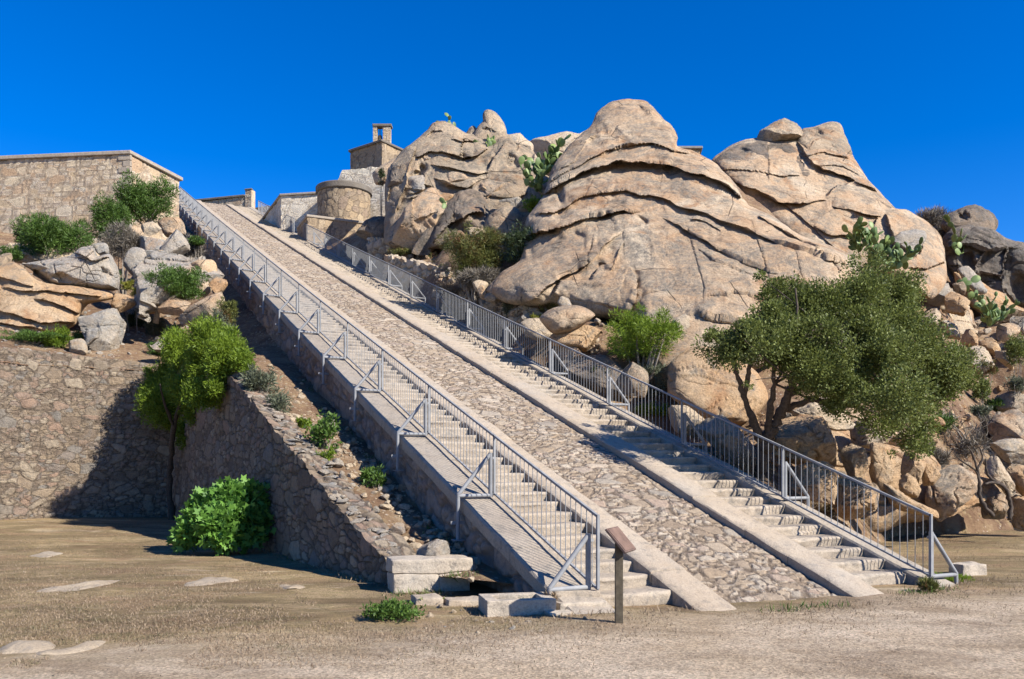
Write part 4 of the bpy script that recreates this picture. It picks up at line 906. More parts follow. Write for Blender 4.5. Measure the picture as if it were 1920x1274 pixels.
def height(x, y):
    a, v = to_av(x, y)
    if v > 5.8 and a > -2: return max(float(zr(np.array([a]), np.array([v]))[0]), float(zg(x, y)[0]))
    if v < -.46 and (a > 19.8 or (a > 1.2 and v > wing_v(a))): return float(zl(np.array([a]), np.array([v]))[0])
    return float(zg(x, y)[0])
def hit(px, py, d0_=8., d1=70.):
    ds = np.linspace(d0_, d1, 400); X_ = (px-960)/F*ds; Z_ = H+(YH-py)/F*ds
    a, v = to_av(X_, ds)
    hz = zg(X_, ds); m = (v > 5.8) & (a > -2)
    if m.any(): hz[m] = np.maximum(hz[m], zr(a[m], v[m]))
    m = (v < -.46) & ((a > 19.8) | ((a > 1.2) & (v > wing_v(a))))
    if m.any(): hz[m] = zl(a[m], v[m])
    k = np.argmax(hz > Z_)
    if not (hz > Z_).any(): return None
    d = ds[k]; return np.array([(px-960)/F*d, d, hz[k]])
# ------------------------------------------------------------------ loose rubble
def rubble_mesh(seed):
    bm = bmesh.new(); bmesh.ops.create_icosphere(bm, subdivisions=3, radius=1)
    v = np.array([q.co[:] for q in bm.verts]); f = [[q.index for q in g.verts] for g in bm.faces]; bm.free()
    R = np.random.RandomState(seed); v = v*np.array([1, R.uniform(.65, .95), R.uniform(.5, .8)])
    for i in range(15):
        n = R.normal(0, 1, 3); n /= np.linalg.norm(n); c = R.uniform(.32, .62); ex = v@n-c; v = v-np.maximum(ex, 0)[:, None]*n*.96
    v = v+vnormals_tri(v, f)*(.045*fbm(v*1.6+seed, seed, 4)+.03*fbm(v*5+seed, seed+1, 3))[:, None]
    return v, f
def vnormals_tri(v, f):
    f = np.array(f); n = np.cross(v[f[:, 1]]-v[f[:, 0]], v[f[:, 2]]-v[f[:, 0]]); out = np.zeros_like(v)
    for i in range(3): np.add.at(out, f[:, i], n)
    return out/np.maximum(np.linalg.norm(out, axis=1, keepdims=True), 1e-9)
RUB = [rubble_mesh(100+i) for i in range(8)]
RMESH = {}
def stone(pos, size, R, mat, label, group, sink=.25):
    i = R.randint(8)
    if (i, mat) not in RMESH:
        o = mk('stone', RUB[i][0], RUB[i][1], M[mat], None, .45); RMESH[(i, mat)] = o.data
    else:
        o = bpy.data.objects.new('stone', RMESH[(i, mat)]); C.objects.link(o)
    s = size*.5; o.scale = (s*R.uniform(.85, 1.25), s, s*R.uniform(.8, 1.1)); o.rotation_euler = (R.normal(0, .25), R.normal(0, .25), R.uniform(0, 6.28))
    o.location = (pos[0], pos[1], pos[2]+s*.6*(1-2*sink)); return tag(o, label, 'rock', group)
def scatter(poly, n, s0, s1, mats, label, group, seed, sink=.25):
    R = np.random.RandomState(seed); poly = np.array(poly, float); k = 0; t = 0
    while k < n and t < n*30:
        t += 1; q = R.uniform(poly.min(0), poly.max(0))
        ins = False; j = len(poly)-1
        for i in range(len(poly)):
            if (poly[i, 1] > q[1]) != (poly[j, 1] > q[1]) and q[0] < (poly[j, 0]-poly[i, 0])*(q[1]-poly[i, 1])/(poly[j, 1]-poly[i, 1])+poly[i, 0]: ins = not ins
            j = i
        if not ins: continue
        h_ = hit(*q)
        if h_ is None or h_[1] > 66: continue
        stone(h_, s0*(s1/s0)**(R.uniform()**1.8), R, mats[R.randint(len(mats))], label, group, sink); k += 1
scatter([(825, 530), (905, 545), (985, 570), (1010, 600), (985, 625), (900, 590), (835, 560)], 44, .22, .75, ['pale', 'orange', 'pale', 'lichen'], 'tan stone in the rubble heap along the upper right railing', 'rubble heap along the upper right railing', 1)
scatter([(1010, 560), (1130, 600), (1140, 690), (1080, 690), (1000, 640)], 22, .15, .5, ['pale', 'orange', 'dome'], 'small stone among the boulders between railing and dome', 'small stones between railing and dome', 2)
scatter([(700, 430), (810, 450), (830, 520), (760, 500), (690, 455)], 30, .18, .5, ['pale', 'pale', 'orange'], 'small pale stone on the terrace left of the reddish bush', 'small stones on the terraces', 3)
scatter([(1760, 560), (1920, 600), (1920, 760), (1860, 760), (1790, 640)], 42, .35, 1.15, ['pale', 'orange', 'dome', 'grey'], 'small block on the right-hand slope above the dead tree', 'small blocks on the right-hand slope', 4)
scatter([(1700, 780), (1920, 770), (1920, 960), (1760, 960), (1690, 860)], 34, .25, .8, ['pale', 'orange', 'grey'], 'loose stone among the lower right-hand rocks', 'loose stones among the lower right-hand rocks', 5)
scatter([(1300, 770), (1560, 830), (1640, 960), (1560, 940), (1330, 800)], 24, .16, .5, ['orange', 'pale', 'dome'], 'stone on the brown bank behind the lower right railing', 'stones on the bank behind the lower right railing', 6)
scatter([(150, 480), (300, 440), (420, 500), (430, 600), (380, 640), (270, 665), (200, 600), (160, 560)], 40, .2, .7, ['lichen', 'pale', 'orange', 'dome'], 'small stone strewn over the left hillside', 'small stones on the left hillside', 7)
scatter([(0, 640), (100, 625), (270, 660), (280, 675), (0, 650)], 14, .15, .45, ['pale', 'lichen'], 'small stone lying just behind the top of the retaining wall', 'small stones behind the retaining wall', 8)
scatter([(520, 770), (600, 790), (860, 1000), (870, 1045), (745, 1040), (560, 820)], 30, .16, .40, ['pale', 'lichen', 'pale', 'dome'], 'small stone on the narrow earth strip between wing wall and stairs', 'small stones on the earth strip beside the stairs', 9, .2)
R0 = np.random.RandomState(77)
def gstones(n, fx, fy, s0, s1, label, group, mats):
    for i in range(n):
        px, py = fx(), fy(); h_ = hit(px, py, 6.5)
        if h_ is not None and h_[2] < .9: stone(h_, s0*(s1/s0)**(R0.uniform()**2), R0, mats[R0.randint(len(mats))], label, group, .3)
gstones(18, lambda: R0.uniform(720, 1130), lambda: R0.uniform(1128, 1182), .03, .17, 'small stone on the ground at the foot of the left flight', 'small stones at the foot of the left flight', ['pale', 'lichen'])
def litter(name, label, n, fx, fy, s0, s1, mat, seed, zmax=99., d0__=6.5):
    """small stones nobody could count: one mesh"""
    R = np.random.RandomState(seed); bm = bmesh.new(); bmesh.ops.create_icosphere(bm, subdivisions=2, radius=.5)
    bv = np.array([q.co[:] for q in bm.verts]); bf = np.array([[q.index for q in g.verts] for g in bm.faces]); bm.free(); vs = []; fs = []
    var = []
    for k in range(6):
        w = bv*np.array([1, R.uniform(.6, 1), R.uniform(.4, .75)])
        for i in range(9):
            nn = R.normal(0, 1, 3); nn /= np.linalg.norm(nn); ex = w@nn-R.uniform(.15, .33); w = w-np.maximum(ex, 0)[:, None]*nn
        var.append(w)
    b = 0
    for i in range(n):
        px = fx(R); py = fy(R, px); h_ = hit(px, py, d0__, 40)
        if h_ is None or h_[2] > zmax: continue
        a, v = to_av(h_[0], h_[1])
        if -.55 < v < 5.85 and a > -.9: continue
        an = R.uniform(0, 6.28); c_, s_ = math.cos(an), math.sin(an); w = var[R.randint(6)]@np.array([[c_, s_, 0], [-s_, c_, 0], [0, 0, 1]])*(s0*(s1/s0)**(R.uniform()**2.2))
        vs.append(w+h_); fs.append(bf+b); b += len(w)
    o = mk(name, np.vstack(vs), np.vstack(fs).tolist(), M[mat], None, .5); struct(o, 'stuff', label); return o
litter('gravel', 'small pale rubble on the earth strip beside the left stair wall', 800, lambda R: R.uniform(500, 890), lambda R, px: np.interp(px, [500, 600, 890], [745, 800, 1035])+R.normal(0, 26)+8, .05, .30, 'pale', 31)
litter('gravel', 'heap of pale broken stone between the right railing and the heath bush', 320, lambda R: R.uniform(815, 1010), lambda R, px: np.interp(px, [815, 1010], [518, 600])+R.uniform(-14, 40), .14, .60, 'pale', 37, 99, 22)
litter('gravel', 'stone chips at the foot of the left flight', 200, lambda R: R.uniform(700, 1130), lambda R, px: R.uniform(1118, 1190), .015, .09, 'pale', 32, .6)
litter('gravel', 'pebbles scattered on grass and gravel', 500, lambda R: R.uniform(0, 1920), lambda R, px: R.uniform(990, 1274), .010, .035, 'pale', 33, .6)
litter('gravel', 'dark crumbs of earth and stone scattered over the gravel', 420, lambda R: R.uniform(0, 1920), lambda R, px: R.uniform(1080, 1274), .008, .03, 'dark', 38, .6)
litter('gravel', 'stone chips strewn on the right-hand slope', 900, lambda R: R.uniform(1290, 1920), lambda R, px: R.uniform(np.interp(px, [1290, 1500, 1700, 1920], [770, 780, 780, 620]), np.interp(px, [1290, 1920], [850, 985])),   .07, .42, 'orange', 34, 99, 15)
litter('gravel', 'stone chips strewn on the left hillside', 600, lambda R: R.uniform(0, 430), lambda R, px: R.uniform(470, 670), .07, .45, 'lichen', 35, 99, 20)
litter('gravel', 'stone chips on the terraces above the right railing', 350, lambda R: R.uniform(690, 1130), lambda R, px: np.interp(px, [690, 800, 1000, 1130], [450, 510, 590, 660])+R.uniform(-20, 40), .08, .45, 'pale', 36, 99, 18)
# ------------------------------------------------------------------ pale bedrock showing through the grass
def bedrock(pts, label, h=.05, mat='cream'):
    pts = catmull(pts, 70); c = pts.mean(0); h *= .55; vs = []; rr = np.sin(np.linspace(0, 1, 12)*math.pi/2)
    for r in rr[::-1]:
        for q in c+(pts-c)*r:
            d = H*F/(q[1]-YH); x = (q[0]-960)/F*d; vs.append((x, d, float(zg(x, d)[0])-.03+(h+.03)*(1-r**2)**.5))
    v = np.array(vs); v[:, 2] += .075*fbm(v*np.array([2.6, 1.6, .1]), 91, 4)-.006
    tag(mk('bedrock', v, grid_faces(12, 70, True).tolist()+[list(range(11*70, 12*70))], M[mat], None, 4), label, 'rock', 'pale bedrock showing through the grass')
bedrock([(-20, 1212), (30, 1206), (90, 1204), (110, 1216), (80, 1226), (-20, 1230)], 'largest flat cream rock in the grass at the lower left corner', .07)
bedrock([(62, 1226), (120, 1222), (170, 1213), (205, 1200), (190, 1214), (140, 1228), (75, 1232)], 'curved cream rock tongue beside the largest flat rock', .05)
bedrock([(65, 1106), (140, 1096), (210, 1087), (280, 1078), (290, 1083), (200, 1098), (120, 1108)], 'long thin pale rock streak across the grass', .03)
bedrock([(360, 1085), (400, 1078), (450, 1085), (405, 1096), (345, 1097)], 'pale rock streak in front of the fig bush', .03)
bedrock([(55, 1040), (85, 1034), (122, 1034), (90, 1042)], 'small pale rock far left in the grass', .03)
bedrock([(520, 1096), (580, 1092), (600, 1098), (540, 1104)], 'small pale rock in the grass in front of the wing wall', .03)
bedrock([(1610, 1214), (1650, 1204), (1700, 1212), (1670, 1228), (1625, 1230)], 'grey flat stone sunk into the gravel at lower right', .02, 'grey')
bedrock([(1735, 968), (1770, 962), (1820, 966), (1830, 985), (1780, 976)], 'pale low rock at the edge of the grass below the right-hand rocks', .06)
Rb = np.random.RandomState(12)
for i in range(0):
    cx, cy = Rb.uniform(0, 700), Rb.uniform(1030, 1190); L_ = Rb.uniform(18, 75)*(cy-868)/250; hh = L_*Rb.uniform(.05, .11); sl = Rb.normal(-.06, .05)
    pp_ = [(cx+L_*math.cos(t)*Rb.uniform(.7, 1.1), cy+sl*L_*math.cos(t)+hh*math.sin(t)*Rb.uniform(.5, 1.2)) for t in np.linspace(0, 6.28, 9)[:-1]]
    bedrock(pp_, 'thin pale streak of flat rock in the dry grass left of the steps', Rb.uniform(.035, .06))
# ------------------------------------------------------------------ cut blocks at the foot of the stairs
def block(pts8, label, mat='block', name='stone_block', bev=.02, group=None):
    m = MB(); m.hexa(pts8); o = m.build(name, M[mat]); bevel_mesh(o, bev, 2)
    bm = bmesh.new(); bm.from_mesh(o.data); bmesh.ops.subdivide_edges(bm, edges=[e for e in bm.edges if e.calc_length() > .12], cuts=7, use_grid_fill=True); bmesh.ops.triangulate(bm, faces=[f for f in bm.faces if len(f.verts) > 4])
    bm.to_mesh(o.data); bm.free()
    n = len(o.data.vertices); c = np.empty(n*3, np.float32); o.data.vertices.foreach_get('co', c); c = c.reshape(-1, 3).astype(float)
    c += np.column_stack([fbm(c*4+1, 5, 4), fbm(c*4+11, 6, 4), fbm(c*4+21, 7, 4)])*.022
    o.data.vertices.foreach_set('co', c.astype(np.float32).ravel()); o.data.update()
    o.data.polygons.foreach_set('use_smooth', [True]*len(o.data.polygons)); o.data.set_sharp_from_angle(angle=.9)
    return tag(o, label, 'stone block', group)
def bx8(px0, px1, d, z0, z1, dep, dv=.0):
    p = np.array([(px0-960)/F*d, d]); q = p+np.array([math.cos(.25), math.sin(.25)])*((px1-px0)/F*d)*1.04; b = np.array([-math.sin(.3), math.cos(.3)])*dep
    r = []
    for z in (z0, z1):
        for c in (p, q, q+b, p+b): r.append((c[0], c[1], z))
    return r
block(bx8(735, 884, 11.6, .235, .43, .50), 'long cut stone lying on top at the end of the wing wall', bev=.025)
block(bx8(737, 822, 11.57, -.2, .228, .5), 'left lower stone at the end of the wing wall', bev=.03)
block(bx8(824, 880, 11.72, -.2, .225, .45), 'right lower stone at the end of the wing wall', bev=.03)
# a hollowed trough stone: four sides and a floor
def trough():
    t = thing('stone_trough', 'low cut stone with a hollow top in front of the left side wall', 'stone block', (.06, 10.1, -.11), .22)
    m = MB(); m.box((.0, -.20, .10), (.82, .12, .36)); m.box((0, .25, .10), (.82, .12, .36)); m.box((-.34, .025, .10), (.14, .33, .36)); m.box((.34, .025, .10), (.14, .33, .36)); m.box((0, .025, .05), (.54, .33, .2))
    o = m.build('trough_body', M['block'], t); bevel_mesh(o, .012, 2)
trough()
block(bx8(1050, 1142, 10.0, -.1, .10, .5), 'thin flat slab leaning at the bottom step of the left flight', bev=.02)
block(bx8(1040, 1128, 10.22, -.1, .20, .3), 'orange tinted stone under the foot of the left railing', 'step', bev=.02)
block(bx8(1806, 1857, 13.6, -.1, .13, .3), 'squared pale stone beside the foot of the right railing', bev=.02)
block(bx8(1640, 1738, 12.75, -.1, .07, .5), 'flat slab forming the lowest step of the right flight', 'step', bev=.02)
block(bx8(1030, 1075, 9.75, -.1, .03, .2), 'pale flat stone lying in the shadow of the sign', bev=.01)
block(bx8(780, 830, 10.55, -.1, .07, .4), 'half buried tan slab in front of the wing wall end', 'kerb', bev=.02)
block(bx8(840, 905, 10.5, -.1, .05, .3), 'half buried slab between wing wall end and trough', 'kerb', bev=.02)
q = P(810, 1040, 12.0); R1 = np.random.RandomState(4)
rk([(778, 1042), (782, 1012), (800, 1003), (818, 1012), (845, 1020), (852, 1045), (815, 1050)], 12.2, 'lichen', 'angular boulder resting behind the cut stones at the end of the wing wall', fac=6, k=.2)
# ------------------------------------------------------------------ information board
t = thing('info_board', 'brown tilted information board on a dark post beside the left flight', 'sign', (1.165, 9.3, 0))
m = MB(); m.box((0, 0, .40), (.085, .07, 1.0)); o = m.build('sign_post', M['post'], t); bevel_mesh(o, .006, 2)
wv = Vector((.42, .907, 0)).normalized(); sv = Vector((.907*.66, -.42*.66, -.75)).normalized(); nv = wv.cross(sv).normalized(); nv = nv if nv.z > 0 else -nv
Rm = Matrix((wv, sv, nv)).transposed()
m = MB(); m.box((0.02, .0, .915), (.40, .33, .028), Rm); o = m.build('sign_panel', M['corten'], t); bevel_mesh(o, .006, 2)
m = MB(); m.box(Vector((0.02, 0, .915))+nv*.017, (.36, .29, .006), Rm); m.build('sign_face', plain('faded_brown_face', (.155, .10, .075), .4, .3), o)
# ------------------------------------------------------------------ buildings and walls at the top
def wall_run(name, parent, pts, z0, z1, thick, mat, cell, seed, nsign=1, jag=.01, depth=.03, res=.12):
    for i in range(len(pts)-1):
        p, q = np.array(pts[i], float), np.array(pts[i+1], float); e = (q-p)/np.hypot(*(q-p)); n = np.array([e[1], -e[0]])*nsign
        f0 = (lambda s, a=z1: a) if not callable(z1) else z1
        o = wrap_wall(name, p, q, f0, lambda s: z0, thick, M[mat], parent, cell, depth, seed+i*7, res, jag, n, 0, True, .03, 4., .45)
def slab(name, parent, poly, z0, z1, mat):
    n = len(poly); v = [(x, y, z0) for x, y in poly]+[(x, y, z1) for x, y in poly]
    f = [list(range(n-1, -1, -1)), list(range(n, 2*n))]+[[i, (i+1) % n, (i+1) % n+n, i+n] for i in range(n)]
    o = mk(name, v, f, M[mat], parent); bevel_mesh(o, .03, 1); return o
fort = thing('stone_building', 'long windowless building of tan rubble stone with a pale flat coping at upper left', 'building', (0, 0, 0))
c0, c1, c2 = (-20.6, 46.0), (-19.6, 50.2), (-38, 48.0)
wall_run('wall', fort, [c2, c0], 9.5, 18.35, .6, 'tanwall', (.55, .33), 61)
wall_run('side_wall', fort, [(c0[0]+.012, c0[1]+.05), c1], 9.5, 18.33, .6, 'tanwall', (.55, .33), 66)
slab('coping', fort, [(-38.2, 47.85), (-20.5, 45.85), (-19.38, 50.3), (-24, 52), (-38.2, 53)], 18.37, 18.58, 'coping')
slab('roof', fort, [(-37.9, 48.3), (-20.9, 46.4), (-20.0, 50.0), (-24, 51.6), (-37.9, 52.6)], 17.8, 18.3, 'roof')
# corner quoins
m = MB()
for i in range(26):
    big = i % 2; m.box((c0[0]-(.28 if big else .16), c0[1]+.02+.03, 9.7+i*.335+.15), (.72 if big else .46, .16, .31), Matrix.Rotation(-.11, 3, 'Z'))
o = m.build('quoin', M['coping'], fort); bevel_mesh(o, .02, 1)
# round tower
tb = P(635, 405, 53.5); tr = 105/2/F*53.5*.985
tw = thing('round_tower', 'low round tower of mortared stones with a projecting dark rim', 'tower', (tb[0], tb[1]+tr, 14.0))
th_ = np.linspace(0, 2*math.pi, 240, endpoint=False); zz = np.linspace(0, 5.05, 70)
Tt, Zz = np.meshgrid(th_, zz, indexing='ij'); Tt = Tt.ravel(); Zz = Zz.ravel(); ncell = 24
wq = fbm(np.column_stack([np.cos(Tt)*3, np.sin(Tt)*3, Zz*1.5]), 15, 3)*.25
def cyl_worley(u, v, seed): return worley(u, v, seed, .95)
ed, sid = cyl_worley(Tt/(2*math.pi)*ncell+wq, Zz/.40+wq, 19)
rr_ = tr*.955+.045*smooth(ed, 0, .2)+.03*(sid-.5)
mk('tower_wall', np.column_stack([rr_*np.cos(Tt), rr_*np.sin(Tt), Zz]), grid_faces(240, 70, False).tolist()+[[239*70+j, j, j+1, 239*70+j+1] for j in range(69)], M['towerstone'], tw, 4, {'stone': sid, 'edge': ed})
ztop = P(635, 338, 53.5)[2]-14
prof = [(0, -.02), (tr*.9, -.02), (tr*1.0, -.02), (tr*1.04, .04), (tr*1.045, .34), (tr*1.02, .40), (0, .42)]
n = 72; v = [(r*math.cos(q), r*math.sin(q), ztop-.40+z) for r, z in prof for q in np.linspace(0, 2*math.pi, n, endpoint=False)]
mk('rim', v, grid_faces(len(prof), n, True), M['cap'], tw, .6)
# parapet in front of the tower
pa = thing('parapet_wall', 'small stone parapet with a pale coping at the foot of the round tower', 'wall', (0, 0, 0))
pA = P(577, 440, 51.2)[:2]; pB = pA+V*3.6; pC = pA+U*3.0
zpt = P(577, 408, 51.2)[2]
wall_run('wall', pa, [pA, pB], 14.2, zpt, .5, 'towerstone', (.42, .36), 71, 1)
wall_run('return_wall', pa, [pC, pA], 14.2, zpt-.005, .5, 'towerstone', (.42, .36), 75, 1)
slab('coping', pa, [pA-V*.08-U*.08, pB-U*.08, pB+U*2.5, pC-V*.08], zpt+.012, zpt+.17, 'coping')
# pale walls between the stairs' top and the tower, and the pale buttress wall behind the tower
w1 = thing('pale_wall', 'pale stone wall beside the upper railing, left of the round tower', 'wall', (0, 0, 0))
q0 = P(528, 400, 57); q1 = P(600, 400, 56.5)
wall_run('wall', w1, [q0[:2], q1[:2]], 13.5, P(528, 369, 57)[2], .6, 'palewall', (.6, .36), 81)
q2 = P(494, 400, 62.5)
wall_run('side_wall', w1, [q2[:2], q0[:2]], 13.5, P(528, 369, 57)[2]-.01, .6, 'palewall', (.6, .36), 86)
slab('coping', w1, [tuple(q2[:2]+np.array([-.15, 0])), tuple(q0[:2]+np.array([-.1, -.12])), tuple(q1[:2]+np.array([0, -.12])), tuple(q1[:2]+np.array([.3, 3.])), tuple(q2[:2]+np.array([2, 1.5]))], P(528, 369, 57)[2]+.012, P(528, 369, 57)[2]+.16, 'coping')
w2 = thing('buttress_wall', 'battered pale rubble wall between the round tower and the fluted rock', 'wall', (0, 0, 0))
b0 = P(626, 410, 58); b1 = P(735, 410, 57)
Lb = np.hypot(*(b1-b0)[:2]); zt = P(650, 316, 57.5)[2]
wrap_wall('wall', b0[:2], b1[:2], lin((0, P(626, 345, 58)[2]), (.42, zt-.5), (.62, zt), (Lb, zt)), lambda s: 14.5, .9, M['palewall'], w2, (.55, .3), .03, 88, .1, .03, None, .02)
tb_ = thing('bell_tower', 'small stone chapel with an open bell cote of two piers on the skyline', 'building', (0, 0, 0))
z0_ = P(715, 330, 61)[2]; zt = P(715, 267, 60)[2]
e0 = P(657, 300, 62); e1 = P(716, 300, 60); e2 = P(768, 300, 62.5)
wall_run('wall', tb_, [e0[:2], e1[:2]], z0_-1.5, zt, .5, 'towerstone', (.5, .36), 91, 1, .01, .02)
wall_run('side_wall', tb_, [e1[:2]+np.array([.005, .004]), e2[:2]], z0_-1.5, zt-.006, .5, 'towerstone', (.5, .36), 95, 1, .01, .02)
slab('roof', tb_, [tuple(e0[:2]+np.array([-.15, -.1])), tuple(e1[:2]+np.array([0, -.18])), tuple(e2[:2]+np.array([.15, -.1])), tuple(e2[:2]+np.array([-1, 3])), tuple(e0[:2]+np.array([1, 3.2]))], zt+.008, zt+.17, 'cap')
zb_ = zt+.174; ztp = P(715, 236, 60.6)[2]
for pxa, pxb in ((699.5, 707), (718, 732)):
    pa_, pb_ = P(pxa, 250, 60.8), P(pxb, 250, 60.8)
    wall_run('bell_pier', tb_, [pa_[:2], pb_[:2]], zb_, ztp, .45, 'tanwall', (.3, .2), int(pxa), 1, .005, .02, .06)
pa_, pb_ = P(698, 250, 60.7), P(734, 250, 60.7)
slab('lintel', tb_, [tuple(pa_[:2]), tuple(pb_[:2]), tuple(pb_[:2]+np.array([0, .62])), tuple(pa_[:2]+np.array([0, .62]))], ztp+.01, ztp+.20, 'cap')
pr = [(.02, .42), (.10, .42), (.13, .36), (.15, .2), (.19, .06), (.23, 0), (.21, -.01), (.0, .02)]
v = [(r*math.cos(q), r*math.sin(q), z) for r, z in pr for q in np.linspace(0, 2*math.pi, 20, endpoint=False)]
bl = mk('bell', v, grid_faces(len(pr), 20, True), M['bronze'], None, .6); bc = P(712.5, 258, 61.05); bl.location = (bc[0], bc[1], zb_+.28)
tag(bl, 'small dark bell hanging between the two piers of the bell cote', 'bell')
m = MB(); m.tube([(0, 0, .42), (0, 0, ztp-zb_-.25)], .03, 6); m.build('bell_hanger', M['bronze'], bl)
# top of the ramp: end wall with a pillar
ew = thing('end_wall', 'low cobble wall with a dark capping and a small pillar where the ramp ends', 'wall', (0, 0, 0))
ea = P(366, 385, 77); eb = P(459, 385, 75.5); zt = P(410, 373, 76)[2]
wall_run('wall', ew, [ea[:2], eb[:2]], zs(66)-2.5, zt, .5, 'tanwall', (.4, .3), 101, 1)
slab('capping', ew, [tuple(ea[:2]+np.array([-.2, -.15])), tuple(eb[:2]+np.array([0, -.15])), tuple(eb[:2]+np.array([0, .6])), tuple(ea[:2]+np.array([-.2, .6]))], zt+.01, zt+.2, 'cap')
eb2 = P(460, 385, 75.4); ec = P(471.5, 385, 75.2)
wall_run('pillar', ew, [eb2[:2], ec[:2]], zs(66)-2.5, P(465, 357, 75.3)[2], .55, 'tanwall', (.3, .25), 105, 1)
slab('pillar_cap', ew, [tuple(eb2[:2]+np.array([-.06, -.08])), tuple(ec[:2]+np.array([.06, -.08])), tuple(ec[:2]+np.array([.06, .6])), tuple(eb2[:2]+np.array([-.06, .6]))], P(465, 357, 75.3)[2]+.01, P(465, 355, 75.3)[2]+.05, 'cap')
ep = thing('back_wall', 'dark distant wall closing the gap at the top of the right flight', 'wall', (0, 0, 0))
fa, fb = P(466, 395, 80), P(505, 395, 79)
wall_run('wall', ep, [fa[:2], fb[:2]], 18, P(480, 389, 79.5)[2], .5, 'towerstone', (.4, .3), 107, 1)
hs_ = thing('roofed_hut', 'corner of a small grey roofed hut peeping out behind the dome', 'hut', (0, 0, 0))
ha, hb = P(1270, 300, 60), P(1312, 300, 60); zt = P(1300, 279, 60)[2]
wall_run('wall', hs_, [ha[:2], hb[:2]], 18, zt-.1, .5, 'tanwall', (.4, .3), 111, 1)
slab('roof', hs_, [tuple(ha[:2]+np.array([-.2, -.3])), tuple(hb[:2]+np.array([.15, -.3])), tuple(hb[:2]+np.array([.5, 3])), tuple(ha[:2]+np.array([-.2, 3]))], zt-.09, zt+.08, 'roof')
# dry stone terraces above the upper right railing
for (pa_, pb_, d, zt_, zb2, lb_, sd) in [((692, 446), (806, 468), 42.3, .0, .9, 'upper dry-stone terrace wall below the upright split block', 1), ((722, 480), (822, 503), 38.6, .0, .7, 'lower dry-stone terrace wall left of the reddish bush', 2)]:
    A0, B0 = P(pa_[0], pa_[1], d), P(pb_[0], pb_[1], d-3.0); L_ = np.hypot(*(B0-A0)[:2])
    o = wrap_wall('terrace_wall', A0[:2], B0[:2], lin((0, A0[2]), (L_, B0[2])), lin((0, A0[2]-zb2-.5), (L_, B0[2]-zb2-.5)), .5, M['tanwall'], None, (.34, .2), .12, 120+sd, .06, .08)
    tag(o, lb_, 'wall')
# ------------------------------------------------------------------ plants
def rot_frames(R, n, up=.0, dirs=None):
    d = R.normal(0, 1, (n, 3)) if dirs is None else dirs+R.normal(0, .55, (n, 3))
    d[:, 2] += up; d /= np.linalg.norm(d, axis=1, keepdims=True)
    s = np.cross(d, R.normal(0, 1, (n, 3))); s /= np.maximum(np.linalg.norm(s, axis=1, keepdims=True), 1e-6)
    return d, s
def leaf_mesh(name, p, d, s, L, Wd, mat, parent, shape='diamond'):
    n = len(p); L = L[:, None]; Wd = Wd[:, None]
    if shape == 'diamond':
        v = np.stack([p, p+d*L*.5+s*Wd, p+d*L, p+d*L*.5-s*Wd], 1).reshape(-1, 3); f = np.arange(n*4).reshape(n, 4)
    elif shape == 'blade':
        b = np.cross(d, s)
        v = np.stack([p-s*Wd, p+s*Wd, p+d*L*.6+s*Wd*.7+b*L*.06, p+d*L+b*L*.2], 1).reshape(-1, 3); f = np.arange(n*4).reshape(n, 4)
    else:   # lobed fig leaf
        b = np.cross(d, s); ang = np.array([0, 38, 62, 96, 128, 180, 232, 264, 298, 322])*math.pi/180-math.pi/2; ang = ang+math.pi/2
        ra = np.array([1, .5, .95, .45, .72, .25, .72, .45, .95, .5]); k = 10
        v = np.stack([p+d*L*.5+d*L*.62*ra[i]*math.cos(ang[i])+s*Wd*1.25*ra[i]*math.sin(ang[i])+b*L*.10*abs(math.sin(ang[i])) for i in range(k)], 1).reshape(-1, 3); f = np.arange(n*k).reshape(n, k)
    return mk(name, v, f, mat, parent)
def lobes_fill(R, lobes, n, shell=.45, gap=.0, gapscale=1.6, seed=0):
    w = np.array([l[3]*l[4]*l[5] for l in lobes])**.72; w /= w.sum(); idx = R.choice(len(lobes), n, p=w); l = np.array(lobes)[idx]
    u = R.normal(0, 1, (n, 3)); u /= np.linalg.norm(u, axis=1, keepdims=True); r = (shell+(1-shell)*R.uniform(0, 1, n)**.7)[:, None]*(1+.10*R.normal(0, 1, n))[:, None]
    p = l[:, :3]+u*r*l[:, 3:6]
    if gap > -1:
        m = fbm(p*gapscale, seed+200, 3) > gap-.42
        p, u = p[m], u[m]
    return p, u
def wig(pts, rad, R):
    """a limb's path with bends and swellings"""
    pts = np.array(pts, float); n = len(pts); rad = np.array(rad if hasattr(rad, '__len__') else [rad]*n, float); t = np.linspace(0, n-1, (n-1)*5+1)
    i = np.clip(t.astype(int), 0, n-2); u = (t-i)[:, None]; p0 = pts[np.maximum(i-1, 0)]; p1 = pts[i]; p2 = pts[i+1]; p3 = pts[np.minimum(i+2, n-1)]
    q = .5*(2*p1+(p2-p0)*u+(2*p0-5*p1+4*p2-p3)*u*u+(3*p1-p0-3*p2+p3)*u**3); r = np.interp(t, np.arange(n), rad)
    off = R.normal(0, 1, q.shape)*r[:, None]*.22; off[0] = 0
    return (q+off).tolist(), [float(x) for x in np.maximum(r*(1+.14*R.normal(0, 1, len(r))), .004)]
